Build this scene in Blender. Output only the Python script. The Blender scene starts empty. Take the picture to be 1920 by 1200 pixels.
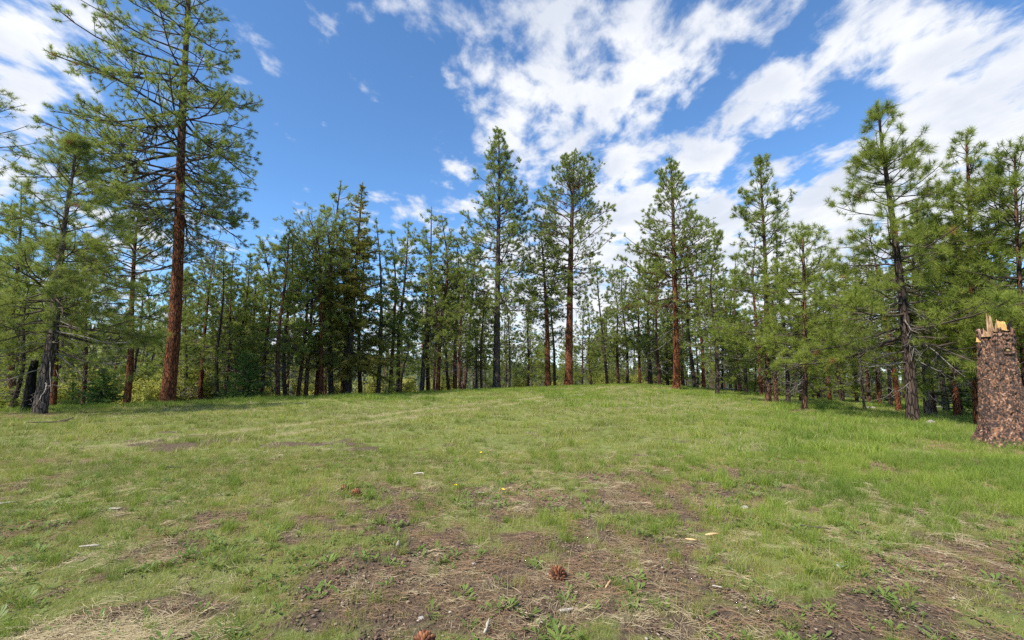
import bpy, math, random
import numpy as np
from mathutils import Vector
R = math.radians
rng = np.random.default_rng(7)
random.seed(7)
sc = bpy.context.scene
COL = sc.collection

# ------------------------------------------------------------------ camera
W, H, F = 1920.0, 1200.0, 853.0
PITCH = R(6.5)
EYE = 1.55
cam = bpy.data.cameras.new('camera'); cam.lens = F / W * 36; cam.sensor_width = 36
cam.clip_start = 0.05; cam.clip_end = 6000
camo = bpy.data.objects.new('camera', cam); COL.objects.link(camo)
camo.location = (0, 0, EYE); camo.rotation_euler = (math.pi / 2 + PITCH, 0, 0)
sc.camera = camo

# ------------------------------------------------------------------ sun, sky, exposure
SUN_EL, SUN_AZ = R(50), R(226)          # azimuth clockwise from +Y: from the left, a little behind the camera
sun = bpy.data.lights.new('sun', 'SUN'); sun.energy = 4.2; sun.angle = R(1.2); sun.color = (1, 0.93, 0.80)
suno = bpy.data.objects.new('sun', sun); COL.objects.link(suno)
sdir = Vector((math.sin(SUN_AZ) * math.cos(SUN_EL), math.cos(SUN_AZ) * math.cos(SUN_EL), math.sin(SUN_EL)))
suno.rotation_euler = (-sdir).to_track_quat('-Z', 'Y').to_euler()
suno.location = (-20, -10, 60)
sc.view_settings.view_transform = 'Standard'; sc.view_settings.look = 'None'
sc.view_settings.gamma = 1; sc.view_settings.use_curve_mapping = False
sc.view_settings.exposure = 1.0

CT, ST = math.cos(PITCH), math.sin(PITCH)
def ray(u, v):
    a, b = u - W / 2, H / 2 - v
    return np.array([a, F * CT - b * ST, F * ST + b * CT]) / F

world = bpy.data.worlds.new('World'); sc.world = world; world.use_nodes = True
def build_world():
    nt = world.node_tree; N = nt.nodes; L = nt.links; N.clear()
    def new(t, **k):
        n = N.new(t)
        for a, b in k.items(): setattr(n, a, b)
        return n
    def m(op, a, b=None, c=None, clamp=False):
        n = new('ShaderNodeMath', operation=op); n.use_clamp = clamp
        for i, x in enumerate((a, b, c)):
            if x is None: continue
            if isinstance(x, (int, float)): n.inputs[i].default_value = x
            else: L.new(x, n.inputs[i])
        return n.outputs[0]
    def mr(x, a, b, c, d, kind='SMOOTHSTEP'):
        n = new('ShaderNodeMapRange', interpolation_type=kind)
        L.new(x, n.inputs[0])
        for i, q in enumerate((a, b, c, d)): n.inputs[i + 1].default_value = q
        return n.outputs[0]
    out = new('ShaderNodeOutputWorld')
    sky = new('ShaderNodeTexSky', sky_type='NISHITA'); sky.sun_disc = False
    sky.sun_elevation = SUN_EL; sky.sun_rotation = SUN_AZ
    sky.altitude = 1200; sky.air_density = 1.0; sky.dust_density = 0.25; sky.ozone_density = 3.2
    tc = new('ShaderNodeTexCoord'); sep = new('ShaderNodeSeparateXYZ'); L.new(tc.outputs['Generated'], sep.inputs[0])
    x, y, z = sep.outputs
    # cloud sheet coordinates
    zz = m('ADD', m('MAXIMUM', z, 0.0), 0.12)
    cb = new('ShaderNodeCombineXYZ'); L.new(m('DIVIDE', x, zz), cb.inputs[0]); L.new(m('DIVIDE', y, zz), cb.inputs[1])
    mp = new('ShaderNodeMapping'); L.new(cb.outputs[0], mp.inputs[0])
    mp.inputs['Rotation'].default_value = (0, 0, R(-28)); mp.inputs['Scale'].default_value = (1.35, 0.95, 1)
    def noise(vec, scale, det, rough, dist=0.0):
        n = new('ShaderNodeTexNoise'); n.inputs['Scale'].default_value = scale; n.inputs['Detail'].default_value = det
        n.inputs['Roughness'].default_value = rough; n.inputs['Distortion'].default_value = dist
        L.new(vec, n.inputs['Vector']); return n.outputs['Fac']
    n1 = noise(mp.outputs[0], 6.0, 8, 0.58, 0.2)
    n2 = noise(mp.outputs[0], 2.3, 5, 0.55, 0.3)
    # direction as slope coordinates for the large cloud banks (front half only)
    yy = m('MAXIMUM', y, 0.02)
    st = new('ShaderNodeCombineXYZ'); L.new(m('DIVIDE', x, yy), st.inputs[0]); L.new(m('DIVIDE', z, yy), st.inputs[1])
    wn = new('ShaderNodeTexNoise'); wn.inputs['Scale'].default_value = 4.0; wn.inputs['Detail'].default_value = 3
    L.new(st.outputs[0], wn.inputs['Vector'])
    wv = new('ShaderNodeVectorMath', operation='SUBTRACT'); L.new(wn.outputs['Color'], wv.inputs[0]); wv.inputs[1].default_value = (.5, .5, .5)
    ws = new('ShaderNodeVectorMath', operation='SCALE'); L.new(wv.outputs[0], ws.inputs[0]); ws.inputs['Scale'].default_value = 0.14
    wa = new('ShaderNodeVectorMath', operation='ADD'); L.new(st.outputs[0], wa.inputs[0]); L.new(ws.outputs[0], wa.inputs[1])
    blobs = [  # u, v, rx, ry, tilt (deg, anticlockwise), weight
        (30, 70, 170, 150, 0, .62), (60, 190, 90, 80, -40, .5), (0, 320, 130, 90, 0, .6), (240, 420, 190, 80, 0, .42),
        (825, 40, 85, 95, 0, .40), (860, 140, 60, 80, 0, .34), (715, 10, 50, 35, 0, .36), (930, 170, 90, 60, 0, .2),
        (1010, 70, 120, 160, 0, .34), (1150, 90, 210, 180, 10, .34), (1300, 70, 190, 130, 20, .40), (1060, 215, 120, 90, 0, .36),
        (1190, 220, 90, 60, 0, .25),
        (1420, 170, 230, 75, 42, .42), (1510, 200, 80, 65, 0, .42), (1330, 260, 110, 60, 40, .34), (1200, 260, 160, 70, 0, .3),
        (1740, 80, 280, 95, 26, .52), (1590, 70, 140, 45, 60, .4), (1870, 170, 240, 140, 24, .7), (1680, 340, 380, 140, 26, .85), (1900, 330, 300, 220, 0, .8),
        (1200, 410, 180, 110, 15, .8), (1340, 360, 130, 70, 30, .40), (1400, 490, 450, 150, 0, .85), (1010, 480, 200, 90, 0, .36),
        (960, 240, 100, 70, 0, .36), (845, 322, 50, 38, 0, .42), (1010, 350, 70, 80, 0, .36), (1110, 320, 110, 60, -15, .3), (740, 405, 100, 50, 0, .36), (880, 400, 90, 60, 0, .24),
        (1150, 300, 120, 50, -10, .15), (1450, 620, 700, 90, 0, .38), (960, 650, 1500, 110, 0, .55), (900, 560, 300, 70, 0, .4), (150, 560, 250, 80, 0, .4),
        (640, 200, 260, 240, 0, -.32), (470, 330, 200, 160, 0, -.2), (1480, 40, 60, 40, 40, -.12), (1600, 235, 150, 45, 30, -.42), (1330, 190, 140, 30, 50, -.25), (1640, 130, 120, 25, 50, -.25)]
    acc = None
    for (u, v, rx, ry, tl, w) in blobs:
        d = ray(u, v); s, t = d[0] / d[1], d[2] / d[1]
        k = 1.0 / (d[1])
        mpn = new('ShaderNodeMapping', vector_type='TEXTURE'); L.new(wa.outputs[0], mpn.inputs[0])
        mpn.inputs['Location'].default_value = (s, t, 0); mpn.inputs['Rotation'].default_value = (0, 0, R(tl))
        mpn.inputs['Scale'].default_value = (rx / F * k, ry / F * k, 1)
        ln = new('ShaderNodeVectorMath', operation='LENGTH'); L.new(mpn.outputs[0], ln.inputs[0])
        g = mr(ln.outputs['Value'], 0.1, 1.25, w, 0.0)
        acc = g if acc is None else m('ADD', acc, g)
    front = mr(y, 0.05, 0.35, 0, 1)
    acc = m('MINIMUM', acc, 0.80)
    accf = m('ADD', m('MULTIPLY', acc, front), m('MULTIPLY', m('SUBTRACT', 1.0, front), 0.22))
    dens = m('ADD', accf, m('ADD', m('MULTIPLY', m('SUBTRACT', n1, 0.5), 2.7), m('MULTIPLY', m('SUBTRACT', n2, 0.5), 1.3)))
    alpha = mr(dens, 0.04, 0.74, 0.0, 1.0)
    # cloud colour: white tops, slightly grey-blue where dense
    n3 = noise(mp.outputs[0], 2.1, 5, 0.55, 0.3)
    shade = mr(m('ADD', m('MULTIPLY', n3, 1.0), m('MULTIPLY', dens, -0.10)), 0.25, 0.6, 0.0, 1.0)
    cm = new('ShaderNodeMix', data_type='RGBA'); L.new(shade, cm.inputs[0])
    cm.inputs[6].default_value = (0.60, 0.64, 0.72, 1); cm.inputs[7].default_value = (0.83, 0.84, 0.86, 1)
    b1 = new('ShaderNodeBackground'); b1.inputs[1].default_value = 0.112
    tint = new('ShaderNodeMix', data_type='RGBA', blend_type='MULTIPLY'); tint.inputs[0].default_value = 1
    L.new(sky.outputs[0], tint.inputs[6]); tint.inputs[7].default_value = (0.70, 0.94, 1.08, 1)
    L.new(tint.outputs[2], b1.inputs[0])
    b2 = new('ShaderNodeBackground'); b2.inputs[1].default_value = 0.64; L.new(cm.outputs[2], b2.inputs[0])
    mx = new('ShaderNodeMixShader'); L.new(m('MULTIPLY', alpha, 0.97), mx.inputs[0]); L.new(b1.outputs[0], mx.inputs[1]); L.new(b2.outputs[0], mx.inputs[2])
    L.new(mx.outputs[0], out.inputs[0])
    world.cycles.sampling_method = 'MANUAL'; world.cycles.sample_map_resolution = 512
build_world()
sc.cycles.max_bounces = 6; sc.cycles.diffuse_bounces = 4; sc.cycles.transmission_bounces = 4; sc.cycles.transparent_max_bounces = 4
sc.cycles.use_denoising = False

# ------------------------------------------------------------------ noise and terrain
def _h(ix, iy, seed):
    n = (ix.astype(np.int64) * 374761393 + iy.astype(np.int64) * 668265263 + seed * 1442695041) & 0xffffffff
    n = ((n ^ (n >> 13)) * 1274126177) & 0xffffffff
    return ((n ^ (n >> 16)) & 0xffff) / 65535.0
def vn(x, y, seed=0):
    x = np.asarray(x, float); y = np.asarray(y, float)
    ix = np.floor(x); iy = np.floor(y); fx = x - ix; fy = y - iy
    fx = fx * fx * (3 - 2 * fx); fy = fy * fy * (3 - 2 * fy)
    a = _h(ix, iy, seed); b = _h(ix + 1, iy, seed); c = _h(ix, iy + 1, seed); d = _h(ix + 1, iy + 1, seed)
    return (a * (1 - fx) + b * fx) * (1 - fy) + (c * (1 - fx) + d * fx) * fy
def fbm(x, y, seed=0, o=4):
    s = 0; a = 0.5; t = 0
    for i in range(o):
        s = s + a * vn(x, y, seed + i * 17); t += a; a *= 0.5; x = x * 2.03 + 5.1; y = y * 2.03 + 1.7
    return s / t
def sp(x, k): return np.logaddexp(0, x / k) * k
def sst(a, b, x):
    t = np.clip((x - a) / (b - a), 0, 1); return t * t * (3 - 2 * t)
def terrain(x, y):
    x = np.asarray(x, float); y = np.asarray(y, float)
    z = 0.42 * np.exp(-((x - 15) / 13) ** 2 - ((y - 51) / 17) ** 2)
    z = z - 0.055 * sp(x - 9, 2.5)
    yr = 45 + np.where(x < 0, 1.1 * x, 0.6 * x)
    yr = np.clip(yr, 12, 75)
    d = sp(y - yr, 2.5)
    z = z - 14 * (1 - np.exp(-d * 0.011))
    r = np.hypot(x, y)
    z = z + sst(2, 25, r) * 0.16 * (fbm(x * .22, y * .22, 3, 3) - .5)
    z = z + 0.05 * (fbm(x * 1.7, y * 1.7, 9, 3) - .5) * np.exp(-r / 25)
    z = z + 0.035 * (fbm(x * 8, y * 8, 21, 2) - .5) * np.exp(-r / 8)
    hill = sst(160, 620, r) * (6 + 34 * sst(0.1, -0.75, x / np.maximum(r, 1)) + 14 * fbm(x * .004, y * .004, 5, 3))
    z = z + hill * (y > -200)
    return z
def project(x, y, z):
    dx, dy, dz = x, y, z - EYE
    f = dy * CT + dz * ST; up = -dy * ST + dz * CT
    f = np.where(f < 0.05, 0.05, f)
    return W / 2 + F * dx / f, H / 2 - F * up / f
def ground_at(u, v, ymax=90):
    d = ray(u, v); ts = np.geomspace(1.0, 60, 1200)
    gap = d[2] * ts + EYE - terrain(d[0] * ts, d[1] * ts)
    hit = np.nonzero(gap <= 0)[0]
    t = ts[hit[0]] if len(hit) else ts[np.argmin(gap / ts)]
    return np.array([d[0] * t, d[1] * t, float(terrain(d[0] * t, d[1] * t))])
def on_depth(u, v, Y):
    d = ray(u, v); t = Y / d[1]
    return np.array([d[0] * t, Y, EYE + d[2] * t])

# bare-soil map: 1 = bare
def bare(x, y):
    z = np.zeros_like(x)
    u, v = project(x, y, z)
    b = np.zeros_like(x)
    for (cu, cv, ru, rv, w) in [(880, 1085, 420, 95, 1.0), (1250, 945, 190, 42, 1.0), (1000, 950, 260, 40, .55), (1790, 1070, 210, 48, .95), (1420, 1160, 400, 60, .7),
                               (700, 1000, 260, 60, .5), (560, 1090, 200, 50, .45), (1090, 990, 120, 40, .5), (1400, 895, 120, 30, .6), (1650, 880, 140, 22, .6),
                               (420, 835, 240, 14, .5), (230, 1190, 200, 35, .6), (140, 880, 200, 16, .35), (1150, 890, 160, 22, .4), (1560, 865, 120, 18, .35)]:
        q = ((u - cu) / ru) ** 2 + ((v - cv) / rv) ** 2
        b = np.maximum(b, w * np.exp(-q * 1.1))
    n = fbm(x * 1.6, y * 1.6, 31, 4)
    n2 = fbm(x * 5, y * 5, 41, 3)
    r = np.hypot(x, y)
    base = 0.34 * np.exp(-np.maximum(r - 3, 0) / 7)
    return np.clip(b * 0.85 + base + (n - .5) * 1.5 + (n2 - .5) * 1.0, 0, 1)
def track(x, y):
    # faint two-rut track running from the crest towards the lower left
    t = np.clip((y - 6) / 44, 0, 1)
    xc = -9.5 + 22.5 * t ** 1.1 + 1.5 * np.sin(t * 3)
    d = np.abs(np.abs(x - xc) - 0.85)
    return np.exp(-(d / 0.38) ** 2) * ((y > 4) & (y < 58))

# ------------------------------------------------------------------ material helpers
def mat(name):
    m = bpy.data.materials.new(name); m.use_nodes = True
    nt = m.node_tree; nt.nodes.clear()
    return m, nt
class NB:
    def __init__(s, name):
        s.m, s.nt = mat(name); s.N = s.nt.nodes; s.L = s.nt.links
        s.out = s.N.new('ShaderNodeOutputMaterial')
    def new(s, t, **k):
        n = s.N.new(t)
        for a, b in k.items(): setattr(n, a, b)
        return n
    def put(s, sock, v):
        if isinstance(v, bpy.types.NodeSocket): s.L.new(v, sock)
        else: sock.default_value = v
    def coord(s, kind='Object', scale=(1, 1, 1)):
        t = s.new('ShaderNodeTexCoord'); mp = s.new('ShaderNodeMapping'); s.L.new(t.outputs[kind], mp.inputs[0])
        mp.inputs['Scale'].default_value = scale; return mp.outputs[0]
    def noise(s, vec, sc_, det=4, rough=.55, dist=0):
        n = s.new('ShaderNodeTexNoise'); s.L.new(vec, n.inputs['Vector'])
        n.inputs['Scale'].default_value = sc_; n.inputs['Detail'].default_value = det
        n.inputs['Roughness'].default_value = rough; n.inputs['Distortion'].default_value = dist
        return n.outputs['Fac']
    def vor(s, vec, sc_, feat='F1', rnd=1.0):
        n = s.new('ShaderNodeTexVoronoi', feature=feat); s.L.new(vec, n.inputs['Vector'])
        n.inputs['Scale'].default_value = sc_; n.inputs['Randomness'].default_value = rnd
        return n
    def ramp(s, f, stops):
        n = s.new('ShaderNodeValToRGB'); s.L.new(f, n.inputs[0]); e = n.color_ramp.elements
        while len(e) < len(stops): e.new(0.5)
        for q, (p, c) in zip(e, stops): q.position = p; q.color = (*c, 1) if len(c) == 3 else c
        return n.outputs[0]
    def mix(s, f, a, b, blend='MIX'):
        n = s.new('ShaderNodeMix', data_type='RGBA', blend_type=blend)
        s.put(n.inputs[0], f)
        for i, c in ((6, a), (7, b)):
            if isinstance(c, tuple): n.inputs[i].default_value = (*c, 1)
            else: s.L.new(c, n.inputs[i])
        return n.outputs[2]
    def math(s, op, a, b=0.0, clamp=False):
        n = s.new('ShaderNodeMath', operation=op); n.use_clamp = clamp; s.put(n.inputs[0], a); s.put(n.inputs[1], b); return n.outputs[0]
    def mr(s, x, a, b, c=0., d=1.):
        n = s.new('ShaderNodeMapRange', interpolation_type='SMOOTHSTEP'); s.L.new(x, n.inputs[0])
        for i, q in enumerate((a, b, c, d)): n.inputs[i + 1].default_value = q
        return n.outputs[0]
    def bsdf(s, col, rough=.8, bump=None, bd=.02, bs=1., spec=.25):
        p = s.new('ShaderNodeBsdfPrincipled'); s.put(p.inputs['Base Color'], (*col, 1) if isinstance(col, tuple) else col)
        s.put(p.inputs['Roughness'], rough); p.inputs['Specular IOR Level'].default_value = spec
        if bump is not None:
            b = s.new('ShaderNodeBump'); s.L.new(bump, b.inputs['Height']); b.inputs['Distance'].default_value = bd
            b.inputs['Strength'].default_value = bs; s.L.new(b.outputs[0], p.inputs['Normal'])
        return p
    def done(s, sh): s.L.new(sh.outputs[0] if hasattr(sh, 'outputs') else sh, s.out.inputs[0]); return s.m

def leaf_mat(name, dark, light, trans=.35, isle=.35, objv=.25, nscale=1.2, rough=.5, spec=.3, third=None, world=False):
    s = NB(name)
    g = s.new('ShaderNodeNewGeometry'); oi = s.new('ShaderNodeObjectInfo')
    n = s.noise(g.outputs['Position'] if world else s.coord(), nscale, 4, .6)
    f = s.math('ADD', s.math('MULTIPLY', g.outputs['Random Per Island'], isle), s.math('MULTIPLY', oi.outputs['Random'], objv))
    f = s.math('ADD', f, s.math('MULTIPLY', s.mr(n, .3, .7), 1 - isle - objv))
    c = s.ramp(f, [(0, dark), (1, light)])
    if third:
        c = s.mix(s.mr(s.math('FRACT', s.math('MULTIPLY', g.outputs['Random Per Island'], 37.3)), 1 - third[1] - .02, 1 - third[1]), c, third[0])
    p = s.bsdf(c, rough, spec=spec)
    t = s.new('ShaderNodeBsdfTranslucent'); s.L.new(s.mix(.5, c, (1, 1, .55), 'MULTIPLY'), t.inputs[0])
    mx = s.new('ShaderNodeMixShader'); mx.inputs[0].default_value = trans
    s.L.new(p.outputs[0], mx.inputs[1]); s.L.new(t.outputs[0], mx.inputs[2])
    return s.done(mx)

def bark_mat(name, plate, plate2, crack, sx=9, sz=1.6, bd=.03, top=None):
    s = NB(name)
    co = s.coord('Object', (sx, sx, sz))
    nz = s.noise(co, 1.5, 5, .6)
    wv = s.new('ShaderNodeVectorMath', operation='MULTIPLY_ADD')
    nt_ = s.new('ShaderNodeTexNoise'); s.L.new(co, nt_.inputs['Vector']); nt_.inputs['Scale'].default_value = 1.2
    s.L.new(nt_.outputs['Color'], wv.inputs[0]); wv.inputs[1].default_value = (.7, .7, .7); s.L.new(co, wv.inputs[2])
    v = s.vor(wv.outputs[0], 1.3, 'DISTANCE_TO_EDGE')
    vc = s.vor(wv.outputs[0], 1.3, 'F1')
    cr = s.mr(v.outputs['Distance'], .0, .16)
    fine = s.noise(s.coord('Object', (14, 14, 9)), 6, 5, .65)
    c = s.mix(s.mr(nz, .3, .7), plate, plate2)
    c = s.mix(s.mr(fine, .35, .75, 0, .55), c, tuple(q * .45 for q in plate2))
    hs = s.new('ShaderNodeSeparateColor'); s.L.new(vc.outputs['Color'], hs.inputs[0])
    c = s.mix(s.math('MULTIPLY', hs.outputs[0], .45), c, tuple(min(1, q * 1.7) for q in plate))
    if top:
        sp_ = s.new('ShaderNodeSeparateXYZ'); s.L.new(s.coord('Object'), sp_.inputs[0])
        zf = s.math('ADD', sp_.outputs[2], s.math('MULTIPLY', nz, 3.0))
        c = s.mix(s.mr(zf, top[0], top[1]), c, (.11, .075, .055))
    c = s.mix(cr, crack, c)
    hgt = s.math('ADD', cr, s.math('MULTIPLY', fine, .5))
    return s.done(s.bsdf(c, .9, hgt, bd, 1, spec=.12))

M = {}
M['bark_red'] = bark_mat('bark_orange', (.225, .080, .036), (.115, .042, .024), (.028, .014, .010), 11, 2.3, top=(11, 18))
M['bark_brown'] = bark_mat('bark_brown', (.15, .075, .05), (.10, .052, .038), (.022, .015, .012), 7, 1.6)
M['bark_grey'] = bark_mat('bark_grey', (.135, .105, .092), (.085, .066, .058), (.028, .022, .02), 9, 2.0)
M['bark_burnt'] = bark_mat('bark_burnt', (.012, .011, .011), (.02, .017, .015), (.004, .004, .004), 8, 2)
M['bark_dark'] = bark_mat('bark_dark', (.085, .06, .05), (.06, .045, .038), (.018, .013, .011), 8, 1.8)
s_ = NB('limb_bark'); n_ = s_.noise(s_.coord(), 9, 4); M['limb'] = s_.done(s_.bsdf(s_.ramp(n_, [(.3, (.045, .034, .028)), (.7, (.10, .078, .065))]), .9, n_, .01, spec=.1))
s_ = NB('limb_bark_red'); n_ = s_.noise(s_.coord(), 9, 4); M['limb_red'] = s_.done(s_.bsdf(s_.ramp(n_, [(.3, (.05, .028, .02)), (.7, (.13, .065, .04))]), .9, n_, .01, spec=.1))
s_ = NB('dead_limb'); n_ = s_.noise(s_.coord(), 6, 4); M['dead'] = s_.done(s_.bsdf(s_.ramp(n_, [(.3, (.09, .075, .068)), (.7, (.26, .235, .22))]), .9, n_, .01, spec=.1))
M['needle'] = leaf_mat('pine_needles', (.11, .155, .038), (.36, .42, .10), .5, .30, .25, 1.1, third=((.25, .13, .05), .012))
M['needle_young'] = leaf_mat('young_pine_needles', (.10, .15, .028), (.36, .42, .075), .47, .35, .15, 1.4, third=((.28, .15, .06), .01))
M['needle_blue'] = leaf_mat('blue_pine_needles', (.11, .155, .04), (.38, .43, .10), .5, .35, .15, 1.4, third=((.3, .18, .07), .012))
M['needle_fir'] = leaf_mat('fir_needles', (.11, .12, .022), (.36, .33, .065), .45, .35, .1, 1.6)
M['needle_bush'] = leaf_mat('fir_bush_needles', (.05, .12, .025), (.16, .29, .055), .4, .35, .2, 2.5)
M['needle_dead'] = leaf_mat('brown_needles', (.16, .07, .03), (.32, .16, .07), .3, .4, .1, 2)
M['leaf_spring'] = leaf_mat('spring_leaves', (.20, .23, .045), (.50, .48, .12), .5, .5, .2, 1.5)
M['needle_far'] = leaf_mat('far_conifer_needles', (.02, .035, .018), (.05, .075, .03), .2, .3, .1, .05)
M['grass'] = leaf_mat('grass_blades', (.12, .165, .028), (.40, .41, .085), .42, .3, .1, .55, .5, .3, third=((.46, .40, .23), .20), world=True)
M['grass_fresh'] = leaf_mat('fresh_grass_blades', (.09, .165, .022), (.30, .38, .06), .42, .3, .1, .6, .5, .3, world=True)
M['straw'] = leaf_mat('straw', (.24, .19, .11), (.58, .50, .33), .25, .6, .2, 3, .7, .15)
M['litter'] = leaf_mat('needle_litter', (.08, .052, .033), (.31, .205, .125), .12, .6, .2, 3, .7, .15)
M['forb'] = leaf_mat('forb_leaves', (.07, .13, .03), (.20, .27, .06), .38, .5, .3, 3, .5, .3)

# ------------------------------------------------------------------ mesh helpers
def mesh_from(name, V, tris=None, quads=None, mats=(), midx=None, smooth=False):
    me = bpy.data.meshes.new(name)
    V = np.asarray(V, np.float32); nt_ = 0 if tris is None else len(tris); nq = 0 if quads is None else len(quads)
    me.vertices.add(len(V)); me.vertices.foreach_set('co', V.ravel())
    loops = []
    if nt_: loops.append(np.asarray(tris, np.int32).ravel())
    if nq: loops.append(np.asarray(quads, np.int32).ravel())
    lv = np.concatenate(loops) if loops else np.zeros(0, np.int32)
    me.loops.add(len(lv)); me.loops.foreach_set('vertex_index', lv)
    ls = np.concatenate([np.arange(nt_) * 3, nt_ * 3 + np.arange(nq) * 4]).astype(np.int32)
    me.polygons.add(nt_ + nq); me.polygons.foreach_set('loop_start', ls)
    if midx is not None: me.polygons.foreach_set('material_index', np.asarray(midx, np.int32))
    if smooth is not False: me.polygons.foreach_set('use_smooth', np.ones(nt_ + nq, bool) if smooth is True else np.asarray(smooth, bool))
    for m in mats: me.materials.append(m)
    me.update(calc_edges=True); me.validate(verbose=False)
    return me
def obj(name, me, parent=None, loc=None):
    o = bpy.data.objects.new(name, me); COL.objects.link(o)
    if parent: o.parent = parent
    if loc is not None: o.location = loc
    return o
def tag(o, label=None, cat=None, group=None, kind=None):
    for k, v in (('label', label), ('category', cat), ('group', group), ('kind', kind)):
        if v: o[k] = v
    return o
def empty(name, loc, label, cat, group=None):
    o = bpy.data.objects.new(name, None); COL.objects.link(o); o.location = tuple(float(q) for q in loc)
    o.empty_display_size = .3
    return tag(o, label, cat, group)

def norm(a): return a / np.maximum(np.linalg.norm(a, axis=-1, keepdims=True), 1e-9)
def tubes(P, Rr, s):
    """P (m,k,3), R (m,k) -> verts, quads of m tubes with s sides."""
    m, k, _ = P.shape
    T = norm(np.gradient(P, axis=1))
    ref = np.zeros((m, 1, 3)); ref[..., 2] = 1
    flat = np.abs(T[:, :1, 2:3]) > .9
    ref = np.where(flat, np.array([1., 0, 0]), ref)
    A = norm(np.cross(T, ref)); B = np.cross(T, A)
    th = np.arange(s) * 2 * np.pi / s
    V = P[:, :, None] + Rr[:, :, None, None] * (A[:, :, None] * np.cos(th)[None, None, :, None] + B[:, :, None] * np.sin(th)[None, None, :, None])
    idx = np.arange(m * k * s).reshape(m, k, s)
    a = idx[:, :-1]; b = idx[:, 1:]
    Q = np.stack([a, np.roll(a, -1, 2), np.roll(b, -1, 2), b], -1).reshape(-1, 4)
    return V.reshape(-1, 3), Q
def along(P, idx, s):
    k = P.shape[1]; f = s * (k - 1); i = np.minimum(f.astype(int), k - 2); w = (f - i)[:, None]
    a = P[idx, i]; b = P[idx, i + 1]
    return a * (1 - w) + b * w, norm(b - a), i
def spawn(rg, P, Rr, cnt, smin, smax, ang, length, k=4, up=0.0, curl=0.0, wig=.12, flat=.6, radf=.5, rmin=.004):
    idx = np.repeat(np.arange(len(P)), cnt)
    n = len(idx)
    s = smin + (smax - smin) * rg.random(n)
    p, T, ii = along(P, idx, s)
    rr = Rr[idx, ii] * radf
    h = norm(np.cross(T, np.array([0, 0, 1.])) + 1e-6); vv = np.cross(h, T)
    sg = np.where(rg.random(n) < .5, -1., 1.)
    ph = rg.normal(0, 1 - flat, n) * 1.5
    perp = h * (sg * np.cos(ph))[:, None] + vv * np.sin(ph)[:, None]
    a = ang * (0.7 + .6 * rg.random(n))
    D = T * np.cos(a)[:, None] + perp * np.sin(a)[:, None]; D[:, 2] += up; D = norm(D)
    ln = length(s, idx) * (.7 + .6 * rg.random(n))
    pts = [p]; d = D
    for j in range(k - 1):
        d = d + rg.normal(0, wig, (n, 3)); d[:, 2] += curl; d = norm(d)
        pts.append(pts[-1] + d * (ln / (k - 1))[:, None])
    Pn = np.stack(pts, 1)
    Rn = np.maximum(rr[:, None] * np.linspace(1, .35, k)[None], rmin)
    return Pn, Rn, idx
def tufts(rg, pos, D, n, L, w, spread=1.0, back=.5, rad=None):
    """needle triangles radiating round twig tips"""
    m = len(pos); pos = np.repeat(pos, n, 0); D = norm(np.repeat(D, n, 0))
    q = rg.normal(0, 1, (m * n, 3)); q -= D * np.sum(q * D, 1, keepdims=True); q = norm(q)
    t = rg.random(m * n)
    a = (0.25 + 1.1 * t) * spread
    nd = D * np.cos(a)[:, None] + q * np.sin(a)[:, None]
    nd[:, 2] -= .06; nd = norm(nd)
    base = pos - D * (t * back * L)[:, None]
    ln = L * (.65 + .5 * rg.random(m * n))
    side = norm(np.cross(nd, rg.normal(0, 1, (m * n, 3)))) * (w / 2)
    V = np.stack([base - side, base + side, base + nd * ln[:, None]], 1).reshape(-1, 3)
    return V, np.arange(m * n * 3).reshape(-1, 3)

class Bag:
    def __init__(s): s.V = []; s.T = []; s.Q = []; s.mt = []; s.mq = []; s.n = 0
    def add(s, V, T=None, Q=None, m=0):
        s.V.append(V)
        if T is not None and len(T): s.T.append(np.asarray(T) + s.n); s.mt.append(np.full(len(T), m))
        if Q is not None and len(Q): s.Q.append(np.asarray(Q) + s.n); s.mq.append(np.full(len(Q), m))
        s.n += len(V)
    def mesh(s, name, mats, smooth=False):
        T = np.concatenate(s.T) if s.T else None; Q = np.concatenate(s.Q) if s.Q else None
        mi = np.concatenate(s.mt + s.mq) if (s.mt or s.mq) else None
        sm = smooth
        return mesh_from(name, np.concatenate(s.V), T, Q, mats, mi, sm)

def smoothpath(C, n):
    """Catmull-Rom through control points C"""
    C = np.asarray(C, float)
    if len(C) == 2: C = np.array([C[0], (C[0] * .67 + C[1] * .33), (C[0] * .33 + C[1] * .67), C[1]])
    d = np.r_[0, np.cumsum(np.linalg.norm(np.diff(C, axis=0), axis=1))]; d /= d[-1]
    t = np.linspace(0, 1, n)
    Cp = np.vstack([2 * C[0] - C[1], C, 2 * C[-1] - C[-2]])
    i = np.clip(np.searchsorted(d, t, side='right') - 1, 0, len(C) - 2)
    w = ((t - d[i]) / (d[i + 1] - d[i]))[:, None]
    p0, p1, p2, p3 = Cp[i], Cp[i + 1], Cp[i + 2], Cp[i + 3]
    return .5 * (2 * p1 + (p2 - p0) * w + (2 * p0 - 5 * p1 + 4 * p2 - p3) * w ** 2 + (3 * p1 - p0 - 3 * p2 + p3) * w ** 3)

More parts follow.
